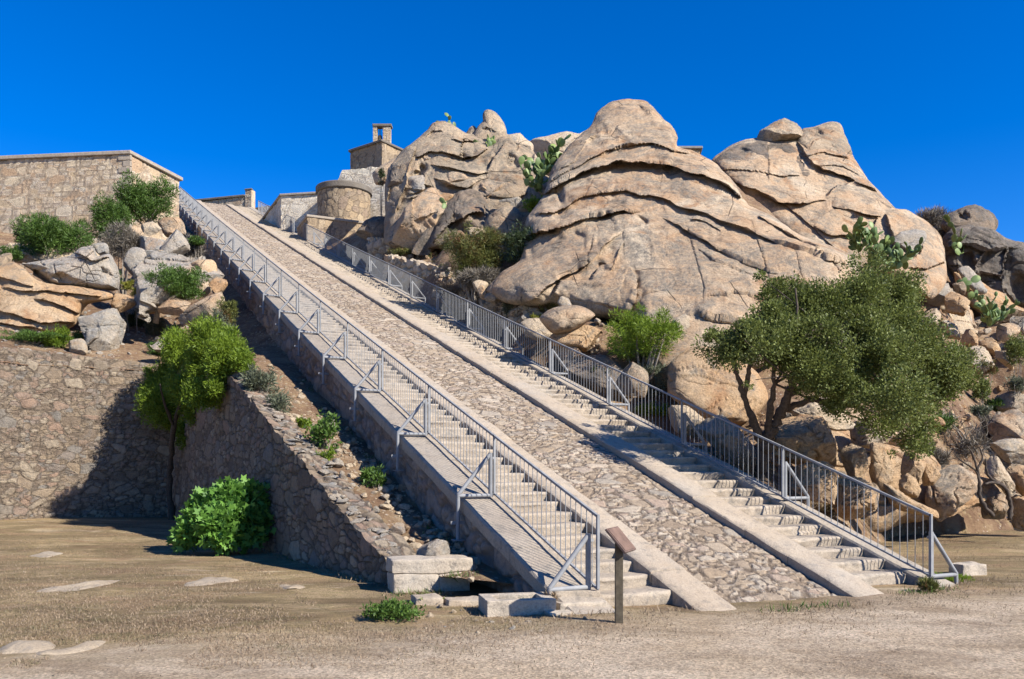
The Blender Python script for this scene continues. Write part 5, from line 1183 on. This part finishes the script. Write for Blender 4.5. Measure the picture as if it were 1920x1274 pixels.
def plant_at(name, label, cat, base, lobes, n, leaf, L, mat, group=None, up=.15, shape='diamond', gap=.1, stems=None, bark='greybark', shell=.4, seed=1, crown='foliage', wr=.32, gapscale=1.6):
    """lobes and stems in world metres; leaves fill the lobes"""
    R = np.random.RandomState(seed); t = thing(name, label, cat, tuple(base), 0, group); b = np.array(base)
    lob = [tuple(np.array(l[:3])-b)+tuple(l[3:]) for l in lobes]
    p, u = lobes_fill(R, lob, n, shell, gap, gapscale, seed)
    d, s = rot_frames(R, len(p), up, u*.8)
    ll = L*R.uniform(.65, 1.35, len(p)); leaf_mesh(crown, p, d, s, ll, ll*wr, M[mat], t, shape)
    if stems:
        m = MB()
        for pts, rad in stems: m.tube(*wig([np.array(q)-b for q in pts], rad, R), 9)
        m.build('trunk' if cat == 'tree' else 'stem', M[bark], t, 3)
    return t
def bush(px, py, wpx, hpx, d, label, mat, seed, n=None, L=.09, up=.3, shape='blade', name='shrub', cat='shrub', group=None, nl=14, gap=.1, wr=.16, stems=5, bark='greybark', base_py=None, trim=1.0, sh=.35, snap=True):
    R = np.random.RandomState(seed); c = P(px, py, d); a, b = wpx/2/F*d, hpx/2/F*d
    by = base_py if base_py else py+hpx*.5
    g = hit(px, by, d-5, d+5)
    if g is not None and snap: d = float(g[1]); c = P(px, py, d); a, b = wpx/2/F*d, hpx/2/F*d
    base = np.array([c[0], c[1], P(px, by, d)[2]-.05])
    gz = height(base[0], base[1]); base[2] = min(base[2], gz) if abs(gz-base[2]) < 2.5 else base[2]
    lobes = []
    for i in range(nl):
        an = R.uniform(0, 6.283); r = R.uniform(.25, .78)**.8; zz = R.uniform(-.6, .75)
        sc = math.sqrt(max(.05, 1-zz*zz)); rx = R.uniform(.28, .46)
        lobes.append((c[0]+a*r*math.cos(an)*sc, c[1]+a*.85*r*math.sin(an)*sc, c[2]+b*zz*.72, a*rx, a*rx, b*R.uniform(.30, .48)))
    lobes.append((c[0], c[1], c[2]-.05*b, a*.6, a*.55, b*.62))
    for i in range(4): an = i*1.57+.4; lobes.append((c[0]+a*.5*math.cos(an), c[1]+a*.4*math.sin(an), c[2]-.62*b, a*.42, a*.4, b*.36))
    for i in range(12):
        an = R.uniform(0, 6.283); zz = R.uniform(-.35, .95); r = R.uniform(.86, 1.12)*math.sqrt(max(.04, 1-zz*zz)); q_ = R.uniform(.10, .2)
        lobes.append((c[0]+a*r*math.cos(an), c[1]+a*r*.8*math.sin(an), c[2]+b*zz*R.uniform(.85, 1.12), a*q_, a*q_, b*q_*1.5))
    vol = 4*math.pi*(a*b*a)**(2/3)
    n = n or int(np.clip(vol/(L*L*wr)*1.5, 900, 42000))
    st = []
    for i in range(stems):
        l = lobes[i]; mid = (np.array(l[:3])+base)/2+R.normal(0, .12*a, 3)
        st.append(([base+R.normal(0, .03, 3)*np.array([1, 1, 0])-np.array([0, 0, .15]), mid, np.array(l[:3])], [max(.012, .035*a), max(.009, .025*a), .006]))
    return plant_at(name, label, cat, base, lobes, n, None, L, mat, group, up, shape, gap, st, bark, sh, seed, wr=wr, gapscale=1.3/max(a, .4))
# ---- main tree
R = np.random.RandomState(8)
base = P(1424, 893, 17.4); dT = 16.15
lob = []
for px, py, r, dy in [(1372, 625, 48, -.3), (1418, 592, 40, 0), (1350, 648, 36, -.2), (1442, 552, 22, .2), (1428, 520, 12, .2), (1490, 520, 33, .4), (1462, 540, 20, .3), (1512, 560, 36, .1), (1548, 575, 62, .3), (1600, 560, 56, .6), (1655, 548, 48, .9), (1690, 575, 50, .9), (1570, 650, 78, -.4), (1640, 650, 82, .2),
                      (1700, 650, 70, .6), (1745, 668, 60, .8), (1790, 700, 44, .9), (1822, 715, 26, .9), (1640, 745, 66, -.3), (1695, 760, 62, .2), (1735, 790, 46, .4), (1712, 832, 26, .3), (1600, 728, 56, -.7), (1540, 705, 40, -.5), (1480, 625, 58, -.3), (1440, 652, 44, -.6), (1392, 668, 34, -.5),
                      (1405, 712, 20, -.5), (1500, 680, 44, -.2), (1560, 760, 24, -.3), (1660, 800, 34, 0), (1690, 512, 18, 1.0), (1620, 520, 26, .7), (1720, 545, 26, 1.0), (1338, 622, 18, -.2), (1765, 740, 34, .7), (1675, 850, 14, .2), (1735, 845, 16, .3), (1462, 596, 40, 0), (1500, 602, 48, .1), (1530, 630, 56, -.2), (1425, 636, 44, -.4), (1560, 690, 60, -.4), (1485, 665, 40, -.3), (1600, 610, 64, .3), (1380, 640, 44, -.4), (1770, 690, 44, .8), (1650, 600, 56, .6)]:
    q = P(px, py, dT+dy*1.3); rr = r/F*q[1]
    for k in range(3 if r > 40 else 2):
        o_ = R.normal(0, .33, 3)*rr; s_ = rr*R.uniform(.6, .95); lob.append((q[0]+o_[0], q[1]+o_[1]*1.2, q[2]+o_[2], s_, s_*1.1, s_*.9))
def pp(px, py, dd=0): return P(px, py, float(np.interp(py, [690, 830, 890], [15.9, 17.0, 17.4]))+dd)
bt = P(1424, 905, 17.4)
stems = [([bt, pp(1428, 862), pp(1436, 826), pp(1446, 806)], [.15, .125, .12, .11]),
         ([pp(1432, 845), pp(1416, 800), pp(1400, 758), pp(1388, 722), pp(1378, 690), pp(1372, 650)], [.10, .075, .062, .05, .04, .018]),
         ([pp(1396, 742), pp(1404, 700), pp(1408, 660), pp(1420, 600)], [.052, .045, .035, .012]),
         ([pp(1446, 806), pp(1462, 780), pp(1476, 745), pp(1486, 705), pp(1495, 640), pp(1492, 540)], [.11, .095, .08, .065, .05, .012]),
         ([pp(1440, 815), pp(1444, 765), pp(1452, 720), pp(1450, 660)], [.075, .06, .05, .02]),
         ([pp(1470, 768), pp(1496, 758), pp(1530, 748, -.2), pp(1565, 760, -.3), pp(1610, 765, -.3), pp(1680, 790)], [.07, .06, .05, .042, .03, .012]),
         ([pp(1480, 740), pp(1510, 724), pp(1560, 700), pp(1620, 690), pp(1720, 680, .6)], [.06, .055, .05, .04, .012]),
         ([pp(1484, 715), pp(1530, 660), pp(1580, 610, .3), pp(1660, 560, .8)], [.055, .045, .035, .012])]
for i in range(26):
    l = lob[R.randint(len(lob))]; s0 = stems[R.randint(3, 8)][0][-2]; m_ = (np.array(l[:3])+s0)/2+R.normal(0, .15, 3)
    stems.append(([s0, m_, np.array(l[:3])], [.024, .016, .006]))
plant_at('tree', 'evergreen oak with a wind-swept crown leaning right over the stairs railing', 'tree', bt, lob, 200000, None, .056, 'l_oak', None, .25, 'diamond', .17, stems, 'bark', .25, 8, 'crown', .26, 1.5)
# ---- left side
bush(100, 446, 142, 84, 33, 'round bright green shrub in front of the windowless building, leftmost', 'l_green', 11, L=.12, wr=.12)
bush(45, 440, 36, 40, 35, 'small dark shrub at the left edge of the round bright shrub', 'l_dark', 111, L=.10, wr=.14)
bush(274, 372, 106, 92, 40, 'tall round green bush before the corner of the windowless building', 'l_green', 12, L=.13, wr=.12)
bush(203, 410, 84, 84, 38.5, 'dark green bush filling the gap below the tall round one', 'l_green', 13, L=.12, wr=.12)
bush(232, 452, 78, 66, 36, 'grey leafless-looking shrub among the boulders', 'l_dry', 14, L=.2, wr=.04, n=9000, stems=9)
bush(355, 468, 50, 50, 37, 'grey dry brush beside the upper stair wall', 'l_dry', 15, L=.2, wr=.04, n=4000)
bush(368, 452, 26, 14, 36.5, 'small green tuft beside the upper stair wall', 'l_green', 16, L=.12)
t_ = bush(333, 530, 108, 60, 29.5, 'small twisted tree with a flat green crown on the left hillside', 'l_green', 17, L=.10, wr=.12, name='tree', cat='tree', stems=0, base_py=600, snap=False)
m = MB(); b_ = np.array(t_.location)
q = [P(292, 606, 29.5), P(296, 582, 29.4), P(302, 560, 29.4), P(314, 545, 29.5), P(330, 528, 29.6)]; m.tube([np.array(a_)-b_ for a_ in q], [.10, .085, .07, .05, .02], 8)
q = [P(302, 562, 29.4), P(290, 548, 29.3), P(296, 532, 29.4)]; m.tube([np.array(a_)-b_ for a_ in q], [.06, .045, .015], 7)
q = [P(308, 556, 29.4), P(328, 556, 29.3), P(345, 545, 29.4)]; m.tube([np.array(a_)-b_ for a_ in q], [.05, .035, .015], 7)
m.build('trunk', M['greybark'], t_, 3)
# big bright tree on the corner of the walls
R = np.random.RandomState(18); lob = []
for px, py, r, d in [(385, 648, 46, 22.2), (425, 662, 42, 20.6), (448, 680, 28, 20.2), (345, 668, 50, 24.8), (325, 705, 54, 25.9), (295, 722, 40, 26.2), (280, 750, 30, 26.1), (365, 715, 56, 23.5), (405, 700, 46, 20.6), (328, 755, 50, 25.6), (365, 770, 42, 23.4), (345, 805, 30, 24.7), (345, 828, 15, 24.7), (300, 775, 30, 26.1), (420, 638, 28, 21), (338, 645, 30, 25.2), (462, 690, 14, 20), (390, 745, 34, 20.8), (318, 795, 20, 25.9), (410, 730, 26, 20.4), (380, 690, 50, 22.5), (300, 690, 34, 26.1)]:
    q = P(px, py, d); rr = r/F*q[1]
    for k in range(2):
        o_ = R.normal(0, .25, 3)*rr; s_ = rr*R.uniform(.56, .9); lob.append((q[0]+o_[0], q[1]+o_[1]*1.2, q[2]+o_[2], s_, s_, s_))
bb = np.array([P(322, 962, 25.6)[0], 25.6, float(zg(-10, 25.6)[0])-.1])
stems = [([bb, P(318, 900, 25.3), P(322, 850, 24.8), P(326, 800, 24.), P(345, 740, 23.2), P(370, 690, 22.8)], [.09, .075, .07, .06, .05, .02]),
         ([P(326, 800, 24), P(310, 760, 23.2), P(300, 720, 22.6)], [.05, .04, .015]), ([P(345, 740, 23.2), P(400, 700, 23), P(430, 665, 23.2)], [.045, .035, .012])]
plant_at('tree', 'bright yellow-green tree hanging over the corner of the two fieldstone walls', 'tree', bb, lob, 95000, None, .085, 'l_bright', None, .35, 'blade', .12, stems, 'bark', .3, 18, 'crown', .15, 1.6)
# fig bush
R = np.random.RandomState(19); lob = []
for px, py, r, dy in [(380, 985, 34, 0), (420, 985, 44, -.2), (470, 980, 38, 0), (395, 950, 30, .2), (440, 940, 36, .2), (480, 935, 28, .3), (365, 1005, 24, -.1), (470, 1005, 26, -.2), (425, 1008, 26, -.3), (500, 950, 16, .3), (345, 1012, 14, 0)]:
    q = P(px-6, py, 16.9+dy); rr = r/F*q[1]; lob.append((q[0], q[1], q[2], rr, rr, rr*.95))
fb_ = np.array([P(419, 1020, 16.9)[0], 16.9, 0.])
st = [([fb_, (fb_+np.array(l[:3]))/2+R.normal(0, .08, 3), np.array(l[:3])], [.03, .024, .012]) for l in lob[:8]]
plant_at('fig_bush', 'bushy young fig with big lobed leaves at the foot of the wing wall', 'bush', fb_, lob, 4200, None, .15, 'l_fig', None, .25, 'fig', .0, st, 'greybark', .35, 19, 'foliage', .48, 2.)
bush(492, 722, 74, 62, 21.5, 'grey-green feathery shrub on the top of the wing wall slope', 'l_grey', 20, L=.11, wr=.12, base_py=745)
bush(525, 757, 42, 40, 20, 'smaller grey-green tuft below the feathery shrub', 'l_grey', 21, L=.09, wr=.12)
bush(610, 805, 66, 72, 18, 'young leafy shrub against the shaded stair wall', 'l_green', 22, L=.085, wr=.24, shape='diamond', gap=.25)
bush(570, 792, 26, 22, 18, 'little bright green plant beside the leafy shrub', 'l_bright', 23, L=.06, wr=.2)
bush(610, 850, 40, 26, 16.5, 'low bright weeds below the leafy shrub', 'l_bright', 24, L=.07, wr=.18, gap=.3)
bush(700, 895, 48, 40, 15, 'dark weeds growing at the foot of the shaded stair wall', 'l_green', 25, L=.07, wr=.2, gap=.3)
bush(740, 1145, 118, 30, 10.6, 'low mat of grey-green ground cover in front of the cut stones', 'l_green', 26, L=.045, wr=.24, shape='diamond', stems=0, up=.5, sh=.2)
bush(812, 1122, 40, 26, 10.7, 'small weeds in the joints of the cut stones', 'l_bright', 27, L=.04, wr=.18, gap=.3, stems=0)
bush(1036, 1128, 22, 30, 10.1, 'grassy tuft under the foot of the left railing', 'l_straw', 28, L=.10, wr=.06, gap=.1, stems=0, up=1.2)
bush(970, 1135, 40, 18, 9.9, 'sparse green weeds in front of the trough stone', 'l_green', 29, L=.05, wr=.2, gap=.35, stems=0)
for i, (px, py, wp, hp, d, lb_, mt) in enumerate([
 (60, 633, 120, 18, 27.6, 'low green plants along the edge above the retaining wall', 'l_green'), (105, 632, 48, 40, 27.6, 'spiky green clump behind the retaining wall', 'l_bright'), (255, 597, 46, 34, 29.2, 'dark grass tuft in shadow by the small twisted tree', 'l_dark'),
 (240, 535, 26, 20, 31, 'yellow-green spurge among the boulders', 'l_yellow'), (258, 550, 24, 16, 30.6, 'second yellow-green spurge, lower and flatter', 'l_yellow'), (222, 522, 14, 26, 31.4, 'thin upright plant beside the overhanging rock', 'l_green'),
 (405, 610, 62, 52, 24.5, 'dull green shrub rising behind the big bright tree', 'l_grey'), (425, 585, 40, 50, 26, 'tall grassy tuft against the stair wall', 'l_heath'), (290, 610, 40, 40, 28.4, 'grey-green bush right of the dark grass tuft', 'l_grey'),
 (150, 632, 30, 18, 27.4, 'small ragged plant beside the broken boulder', 'l_green'), (300, 655, 50, 24, 26, 'low herbs at the wall edge left of the big bright tree', 'l_green'), (20, 475, 40, 30, 32, 'low shrub under the building at the left edge', 'l_green'),
 (370, 620, 30, 26, 26, 'pale dry tuft between slab and bright tree', 'l_straw')]):
    bush(px, py, wp, hp, d, lb_, mt, 130+i, L=.085, wr=.12, nl=9, gap=.15, stems=2, up=.7)
# ---- right side
bush(884, 474, 134, 104, 31.0, 'rounded heath bush, half green and half rusty brown, above the right railing', 'l_heath', 40, snap=False, L=.10, wr=.10, base_py=525, stems=9, bark='greybark')
bush(978, 458, 64, 78, 30.6, 'dark green shrub in the cleft between the rusty bush and the dome', 'l_dark', 41, snap=False, L=.11, wr=.14)
bush(895, 522, 84, 24, 30.5, 'tangle of grey twigs under the rusty heath bush', 'l_dry', 42, L=.22, wr=.03, n=6000, stems=8, snap=False)
bush(1205, 628, 150, 92, 22.3, 'bright green shrub on pale stems behind the right railing', 'l_bright', 43, L=.10, wr=.10, base_py=725, stems=9, nl=18)
bush(1275, 612, 40, 46, 23, 'small green lobe of shrub beside the bright one', 'l_green', 44, L=.09, wr=.12)
bush(1215, 715, 76, 60, 21, 'dull dry undergrowth at the stems of the bright shrub', 'l_grey', 45, L=.13, wr=.06, gap=.3, n=6000)
bush(1225, 768, 62, 26, 19.2, 'fresh green weeds at the edge of the right flight', 'l_bright', 46, L=.07, wr=.2, stems=0)
bush(940, 334, 66, 26, 42, 'grey-green cushion plant on a ledge of the left summit', 'l_grey', 47, L=.12, wr=.12)
bush(1008, 384, 50, 26, 35.5, 'bright green cushion plant at the edge of the dome', 'l_bright', 48, L=.11, wr=.14)
bush(957, 571, 30, 48, 27, 'upright grey-green shrublet in the rubble', 'l_grey', 49, L=.09, wr=.1)
bush(1030, 572, 46, 30, 26.5, 'pale grassy tuft on the ledge below the dome', 'l_heath', 50, L=.14, wr=.05, up=1.2)
bush(1008, 600, 34, 20, 25, 'yellowish low herbs beside the rounded boulder', 'l_yellow', 51, L=.07, wr=.16)
bush(1545, 372, 58, 34, 40.5, label='dark green bush in the cleft below the right-hand peak', mat='l_dark', seed=52, snap=False, L=.12, wr=.14)
bush(1578, 350, 34, 14, 41, label='narrow dark green spray above the cleft bush', mat='l_dark', seed=53, snap=False, L=.11, wr=.14)
bush(1412, 362, 46, 44, 41, label='grey withered shrub between dome and brown rock wall', mat='l_dry', seed=54, snap=False, L=.18, wr=.04)
bush(1475, 366, 40, 22, 40, label='small green plants under the brown rock wall', mat='l_green', seed=55, snap=False, L=.1, wr=.14, gap=.25)
bush(1372, 318, 60, 26, 48, 'dull green scrub in the notch right of the dome', 'l_grey', 56, L=.12, wr=.1)
bush(1748, 412, 62, 32, 46, 'bare twiggy brush on the skyline beside the domed boulder', 'l_dry', 57, L=.3, wr=.02, n=3500, up=.9)
bush(1775, 440, 50, 60, 45.5, 'dark twiggy brush left of the dark-stained rock', 'l_dry', 58, L=.26, wr=.025, n=4500, up=.6)
bush(1908, 655, 44, 62, 29.5, 'dark green bush cut by the right edge', 'l_oak', 59, L=.10, wr=.18)
bush(1870, 760, 62, 24, 26.5, 'low spreading green shrub on the right-hand slope', 'l_green', 60, L=.09, wr=.14)
bush(1838, 730, 40, 40, 27, 'small bush at the right end of the tree crown', 'l_oak', 61, L=.09, wr=.2)
bush(1808, 815, 110, 76, 21.5, 'dead brown shrub with a haze of twigs right of the tree', 'l_dry', 62, L=.3, wr=.012, n=4200, stems=12, up=.4, gap=.4)
bush(1895, 600, 50, 22, 33.5, 'dry brown grass below the dark-stained rock', 'l_straw', 63, L=.25, wr=.04, up=1.)
bush(1185, 492, 26, 18, 30.2, 'little green plant in the crack of the dome', 'l_grey', 64, L=.08, wr=.14)
bush(1262, 412, 18, 8, 32, 'tiny cushion in the upper crack of the dome', 'l_green', 65, L=.07, wr=.14)
bush(760, 474, 60, 14, 40, 'green weeds along the terrace below the tower rocks', 'l_heath', 66, L=.1, wr=.1)
bush(715, 330, 12, 36, 46, 'dark ivy strip between pale wall and fluted rock', 'l_dark', 67, L=.09, wr=.2)
bush(1690, 1077, 40, 20, 13.2, 'grass sprouting at the lower end of the right flight', 'l_heath', 68, L=.08, wr=.07, up=1.2, stems=0)
bush(1775, 1084, 90, 10, 13.3, 'thin green grass line under the foot tube of the right railing', 'l_bright', 69, L=.05, wr=.09, up=1.2, stems=0)
bush(1740, 1100, 30, 22, 12.7, 'tuft of grass beside the lowest slab of the right flight', 'l_heath', 70, L=.08, wr=.07, up=1.2, stems=0)
for i, (px, py, wp, hp, d, lb_, mt, L_, w_) in enumerate([
 (1870, 800, 80, 30, 24, 'brown dry brush on the bare slope above the dead trees', 'l_dry', .22, .025), (1905, 825, 50, 30, 23, 'straw coloured grass tuft at the right edge above the dead trees', 'l_straw', .2, .04), (1750, 860, 50, 40, 20.3, 'dark dry undergrowth under the tip of the crown', 'l_dry', .2, .025),
 (1660, 835, 70, 30, 20.5, 'grey twiggy undergrowth behind the layered tawny rock', 'l_dry', .2, .025), (1500, 800, 60, 40, 19.4, 'dry twigs behind the trunk of the tree', 'l_dry', .2, .025), (1790, 700, 40, 30, 28, 'small grey bush between blocks right of the crown', 'l_grey', .12, .1),
 (1905, 720, 40, 26, 27.5, 'low dull shrub at the right edge below the dark green bush', 'l_grey', .12, .1), (1560, 950, 60, 26, 16.9, 'dry weeds close behind the lower right railing', 'l_straw', .16, .04), (1385, 872, 46, 34, 17.6, 'dry grass left of the tree trunk behind the railing', 'l_straw', .16, .04),
 (1130, 712, 50, 40, 20.5, 'dark tangled undergrowth left of the bright shrub', 'l_dark', .1, .1), (1065, 600, 40, 18, 24.6, 'low green herbs between boulder and dome', 'l_heath', .1, .1), (1800, 655, 44, 30, 31, 'green scrub between the tumbled blocks of the right-hand slope', 'l_green', .1, .14), (1850, 690, 40, 26, 29.5, 'dull scrub beside the large pale block', 'l_heath', .1, .12), (1760, 790, 60, 36, 24.5, 'green scrub just right of the lower crown', 'l_green', .09, .14), (1835, 770, 46, 24, 25.5, 'grey scrub on the bare slope below the crown end', 'l_grey', .1, .1),
 (850, 545, 70, 22, 31.5, 'dry yellow grass above the rubble heap', 'l_straw', .2, .04)]):
    bush(px, py, wp, hp, d, lb_, mt, 230+i, L=L_, wr=w_, n=3500 if w_ < .05 else None, nl=9, gap=.25, stems=5, up=.7)
# dead trees at lower right
def dead_tree(label, segs, base):
    t = thing('dead_tree', label, 'tree', tuple(base)); m = MB()
    for pts, rad in segs: m.tube(*wig([np.array(q)-np.array(base) for q in pts], rad, np.random.RandomState(len(label))), 9)
    m.build('trunk', M['bark'], t, 3)
D = 18.4
dead_tree('bare grey forked dead tree in front of the lower right rocks', [
 ([P(1862, 968, D), P(1840, 940, D), P(1836, 905, D), P(1832, 878, D), P(1822, 850, D), P(1812, 836, D)], [.05, .042, .036, .03, .02, .008]),
 ([P(1838, 912, D), P(1830, 884, D), P(1808, 868, D), P(1795, 858, D), P(1788, 845, D)], [.024, .02, .016, .01, .005]),
 ([P(1832, 880, D), P(1842, 858, D), P(1836, 838, D)], [.03, .02, .008])], P(1862, 970, D))
dead_tree('curved grey dead trunk arching over at the lower right rocks', [
 ([P(1893, 975, D+.6), P(1894, 945, D+.6), P(1886, 918, D+.5), P(1868, 905, D+.4), P(1846, 908, D+.2)], [.05, .045, .04, .032, .02]),
 ([P(1868, 905, D+.4), P(1852, 890, D+.4), P(1848, 860, D+.4)], [.035, .025, .01])], P(1893, 977, D+.6))
# ---- prickly pears
def cactus(spots, d, n, label, seed, pad=.26):
    R = np.random.RandomState(seed); vs = []; fs = []; b = P(spots[0][0], spots[0][1], d)
    k = 12; an = np.linspace(0, 2*math.pi, k, endpoint=False)
    shape = np.column_stack([.5*np.sin(an)*(1-.15*np.cos(an)), .5-.5*np.cos(an)])
    roots = [P(x, y, d+R.uniform(-.4, .4)) for x, y in spots]
    tips = [(q, np.array([0, 0, 1.])) for q in roots]
    for i in range(n):
        q, dr = tips[R.randint(len(tips))] if R.uniform() < .7 else (roots[R.randint(len(roots))]+R.normal(0, .15, 3)*np.array([1, 1, .3]), np.array([0, 0, 1.]))
        up = dr+R.normal(0, .55, 3); up[2] = abs(up[2])+.25; up /= np.linalg.norm(up)
        nr = R.normal(0, 1, 3); nr -= up*np.dot(nr, up); nr /= np.linalg.norm(nr); sd = np.cross(up, nr)
        L = pad*R.uniform(.7, 1.2); W_ = L*R.uniform(.62, .8); th = .022
        base = len(vs)
        for side in (1, -1):
            for sx, sy in shape: vs.append(q+sd*sx*W_+up*sy*L+nr*th*.3*side)
            for sx, sy in shape: vs.append(q+sd*sx*W_*.7+up*(.5+(sy-.5)*.7)*L+nr*th*side)
        for side in (0, 1):
            o = base+side*2*k
            for j in range(k): fs.append([o+j, o+(j+1) % k, o+k+(j+1) % k, o+k+j])
            fs.append([o+k+j for j in range(k)])
        for j in range(k): fs.append([base+j, base+2*k+j, base+2*k+(j+1) % k, base+(j+1) % k])
        tips.append((q+up*L*.93, up))
        if len(tips) > 2*len(roots)+n*.6: tips.pop(0)
    o = mk('prickly_pear', np.array(vs)-b, fs, M['l_cactus'], None, .8); o.location = b.tolist()
    return tag(o, label, 'cactus')
cactus([(895, 296), (905, 300), (918, 296), (910, 312), (930, 288)], 43.2, 90, 'prickly pear clump below the horn-shaped rock', 1, .30)
cactus([(1000, 352), (1010, 340), (1018, 325), (1028, 312), (1005, 358), (1040, 300), (986, 330)], 37.5, 130, 'tall pale prickly pear clump at the left foot of the dome', 2, .34)
cactus([(838, 246), (845, 244), (850, 240)], 46.5, 16, 'little prickly pear on the pale summit rock', 3, .32)
cactus([(1640, 480), (1625, 462), (1605, 455), (1655, 492), (1670, 500), (1690, 490), (1612, 470), (1680, 505), (1635, 500)], 34, 230, 'largest prickly pear thicket, above the tree crown', 4, .32)
cactus([(1860, 610), (1852, 604), (1870, 602), (1876, 596), (1862, 592), (1850, 598)], 32.5, 110, 'prickly pear clump on the right-hand slope under the massive dark rock', 5, .28)
cactus([(1798, 478), (1795, 465), (1800, 455)], 41.2, 16, 'small prickly pear hanging in front of the massive dark rock', 6, .4)
cactus([(1818, 560), (1816, 545)], 36, 12, 'small dark prickly pear in the gap beside the small round block', 7, .36)
cactus([(832, 392), (836, 388)], 37.5, 3, 'single cactus sprout on the left rock cluster', 8, .3)
# ---- dry grass: stuff nobody could count
def grass(n, fy, seed, mat, L0, name, label, fx=(0, 1920), patch=.0):
    R = np.random.RandomState(seed); px = R.uniform(fx[0]-60, fx[1]+60, n); py = fy(R, n)
    d = H*F/(py-YH); x = (px-960)/F*d; m = fbm(np.column_stack([x*.9, d*.9, 0*x]), seed, 4) > patch
    a, v = to_av(x, d); m &= ~((a > -.9) & (v > -.7) & (v < 6.0)); m &= ~((a > 1) & (v < 0) & (v > -3.0)); m &= (a < 19.0) & (d < 27)
    edge = .42*x-d+9.15; m &= (edge < .2+R.normal(0, .8, n))
    x, d = x[m], d[m]; z = zg(x, d); p = np.column_stack([x, d, z-.005]); k = len(p)
    dr, s = rot_frames(R, k, 1.1); ll = L0*R.uniform(.4, 1.3, k)
    o = leaf_mesh(name, p, dr, s, ll, ll*.09+.0012, M[mat], None, 'blade'); struct(o, 'stuff', label); return o
grass(260000, lambda R, n: 955+(1262-955)*R.uniform(0, 1, n)**.75, 1, 'l_straw', .034, 'dry_grass', 'short dry grass on the trampled ground', patch=-.22)

def weeds(lines, seed, L0, mat, name, label, spread=.12):
    R = np.random.RandomState(seed); ps = []
    for a, b, n in lines:
        a, b = np.array(a, float), np.array(b, float); t = R.uniform(0, 1, n); cl = fbm(np.column_stack([t*np.linalg.norm(b-a)*1.3, 0*t, 0*t+seed]), seed, 3) > -.12; t = t[cl]
        ps.append(a+(b-a)*t[:, None]+R.normal(0, spread, (len(t), 2)))
    p = np.vstack(ps); z = np.array([height(x, y) for x, y in p]); p = np.column_stack([p, z-.01]); k = len(p)
    dr, s_ = rot_frames(R, k, 1.3); ll = L0*R.uniform(.4, 1.4, k)
    o = leaf_mesh(name, p, dr, s_, ll, ll*.05+.0015, M[mat], None, 'blade'); struct(o, 'stuff', label)
def rxy(a, v): return np.array(ramp_xy(a, v))
weeds([(WL-V*2, W1, 900), (W0+nW*.12, W1+nW*.12, 1400), (rxy(-.9, 4.3), rxy(-.7, 5.6), 350), (rxy(-.5, 5.6), rxy(-.3, 6.6), 300), (rxy(-1.1, 1.7), rxy(-1.3, 3.6), 260), (W0+np.array([.1, -.9]), W0+np.array([1.2, -.6]), 350), (rxy(-.6, -.8), rxy(-.6, 1.2), 350), (rxy(.2, 6.2), rxy(4, 6.4), 500)], 5, .07, 'l_straw', 'weeds', 'dry weeds along the feet of walls and steps')
weeds([(W0+np.array([.1, -.9]), W0+np.array([1.4, -.6]), 260), (rxy(-.9, 4.3), rxy(-.7, 5.6), 200), (rxy(-1.0, 1.8), rxy(-1.2, 3.5), 260), (W0+nW*.1, W1+nW*.1, 300), (rxy(3, -.62), rxy(14, -.62), 500)], 6, .09, 'l_green', 'weeds', 'green weeds along the feet of walls and steps', .1)

# pale loose stones bedded along the top of the wing wall
R = np.random.RandomState(44); bm = bmesh.new(); bmesh.ops.create_icosphere(bm, subdivisions=2, radius=.5); bv = np.array([q.co[:] for q in bm.verts]); bf = np.array([[q.index for q in g.verts] for g in bm.faces]); bm.free()
vs = []; fs = []; nb_ = 0
for i in range(230):
    s0 = R.uniform(.2, 12.0); t0 = R.uniform(.04, .48); q = W0+(W1-W0)/Lw*s0-nW*t0; zt = np.interp(s0, [0, 1.2, 9.9, 12.6, 17], [.34, .72, 4.02, 5.3, 5.1])
    w_ = bv.copy()
    for k in range(10):
        nn = R.normal(0, 1, 3); nn /= np.linalg.norm(nn); ex = w_@nn-R.uniform(.15, .33); w_ = w_-np.maximum(ex, 0)[:, None]*nn
    sz = R.uniform(.12, .34); vs.append(w_*np.array([sz, sz*R.uniform(.7, 1.2), sz*.45])+np.array([q[0], q[1], zt+.0])); fs.append(bf+nb_); nb_ += len(bv)
struct(mk('gravel', np.vstack(vs), np.vstack(fs).tolist(), M['lichen'], None, .5), 'stuff', 'pale loose stones bedded along the top of the wing wall')
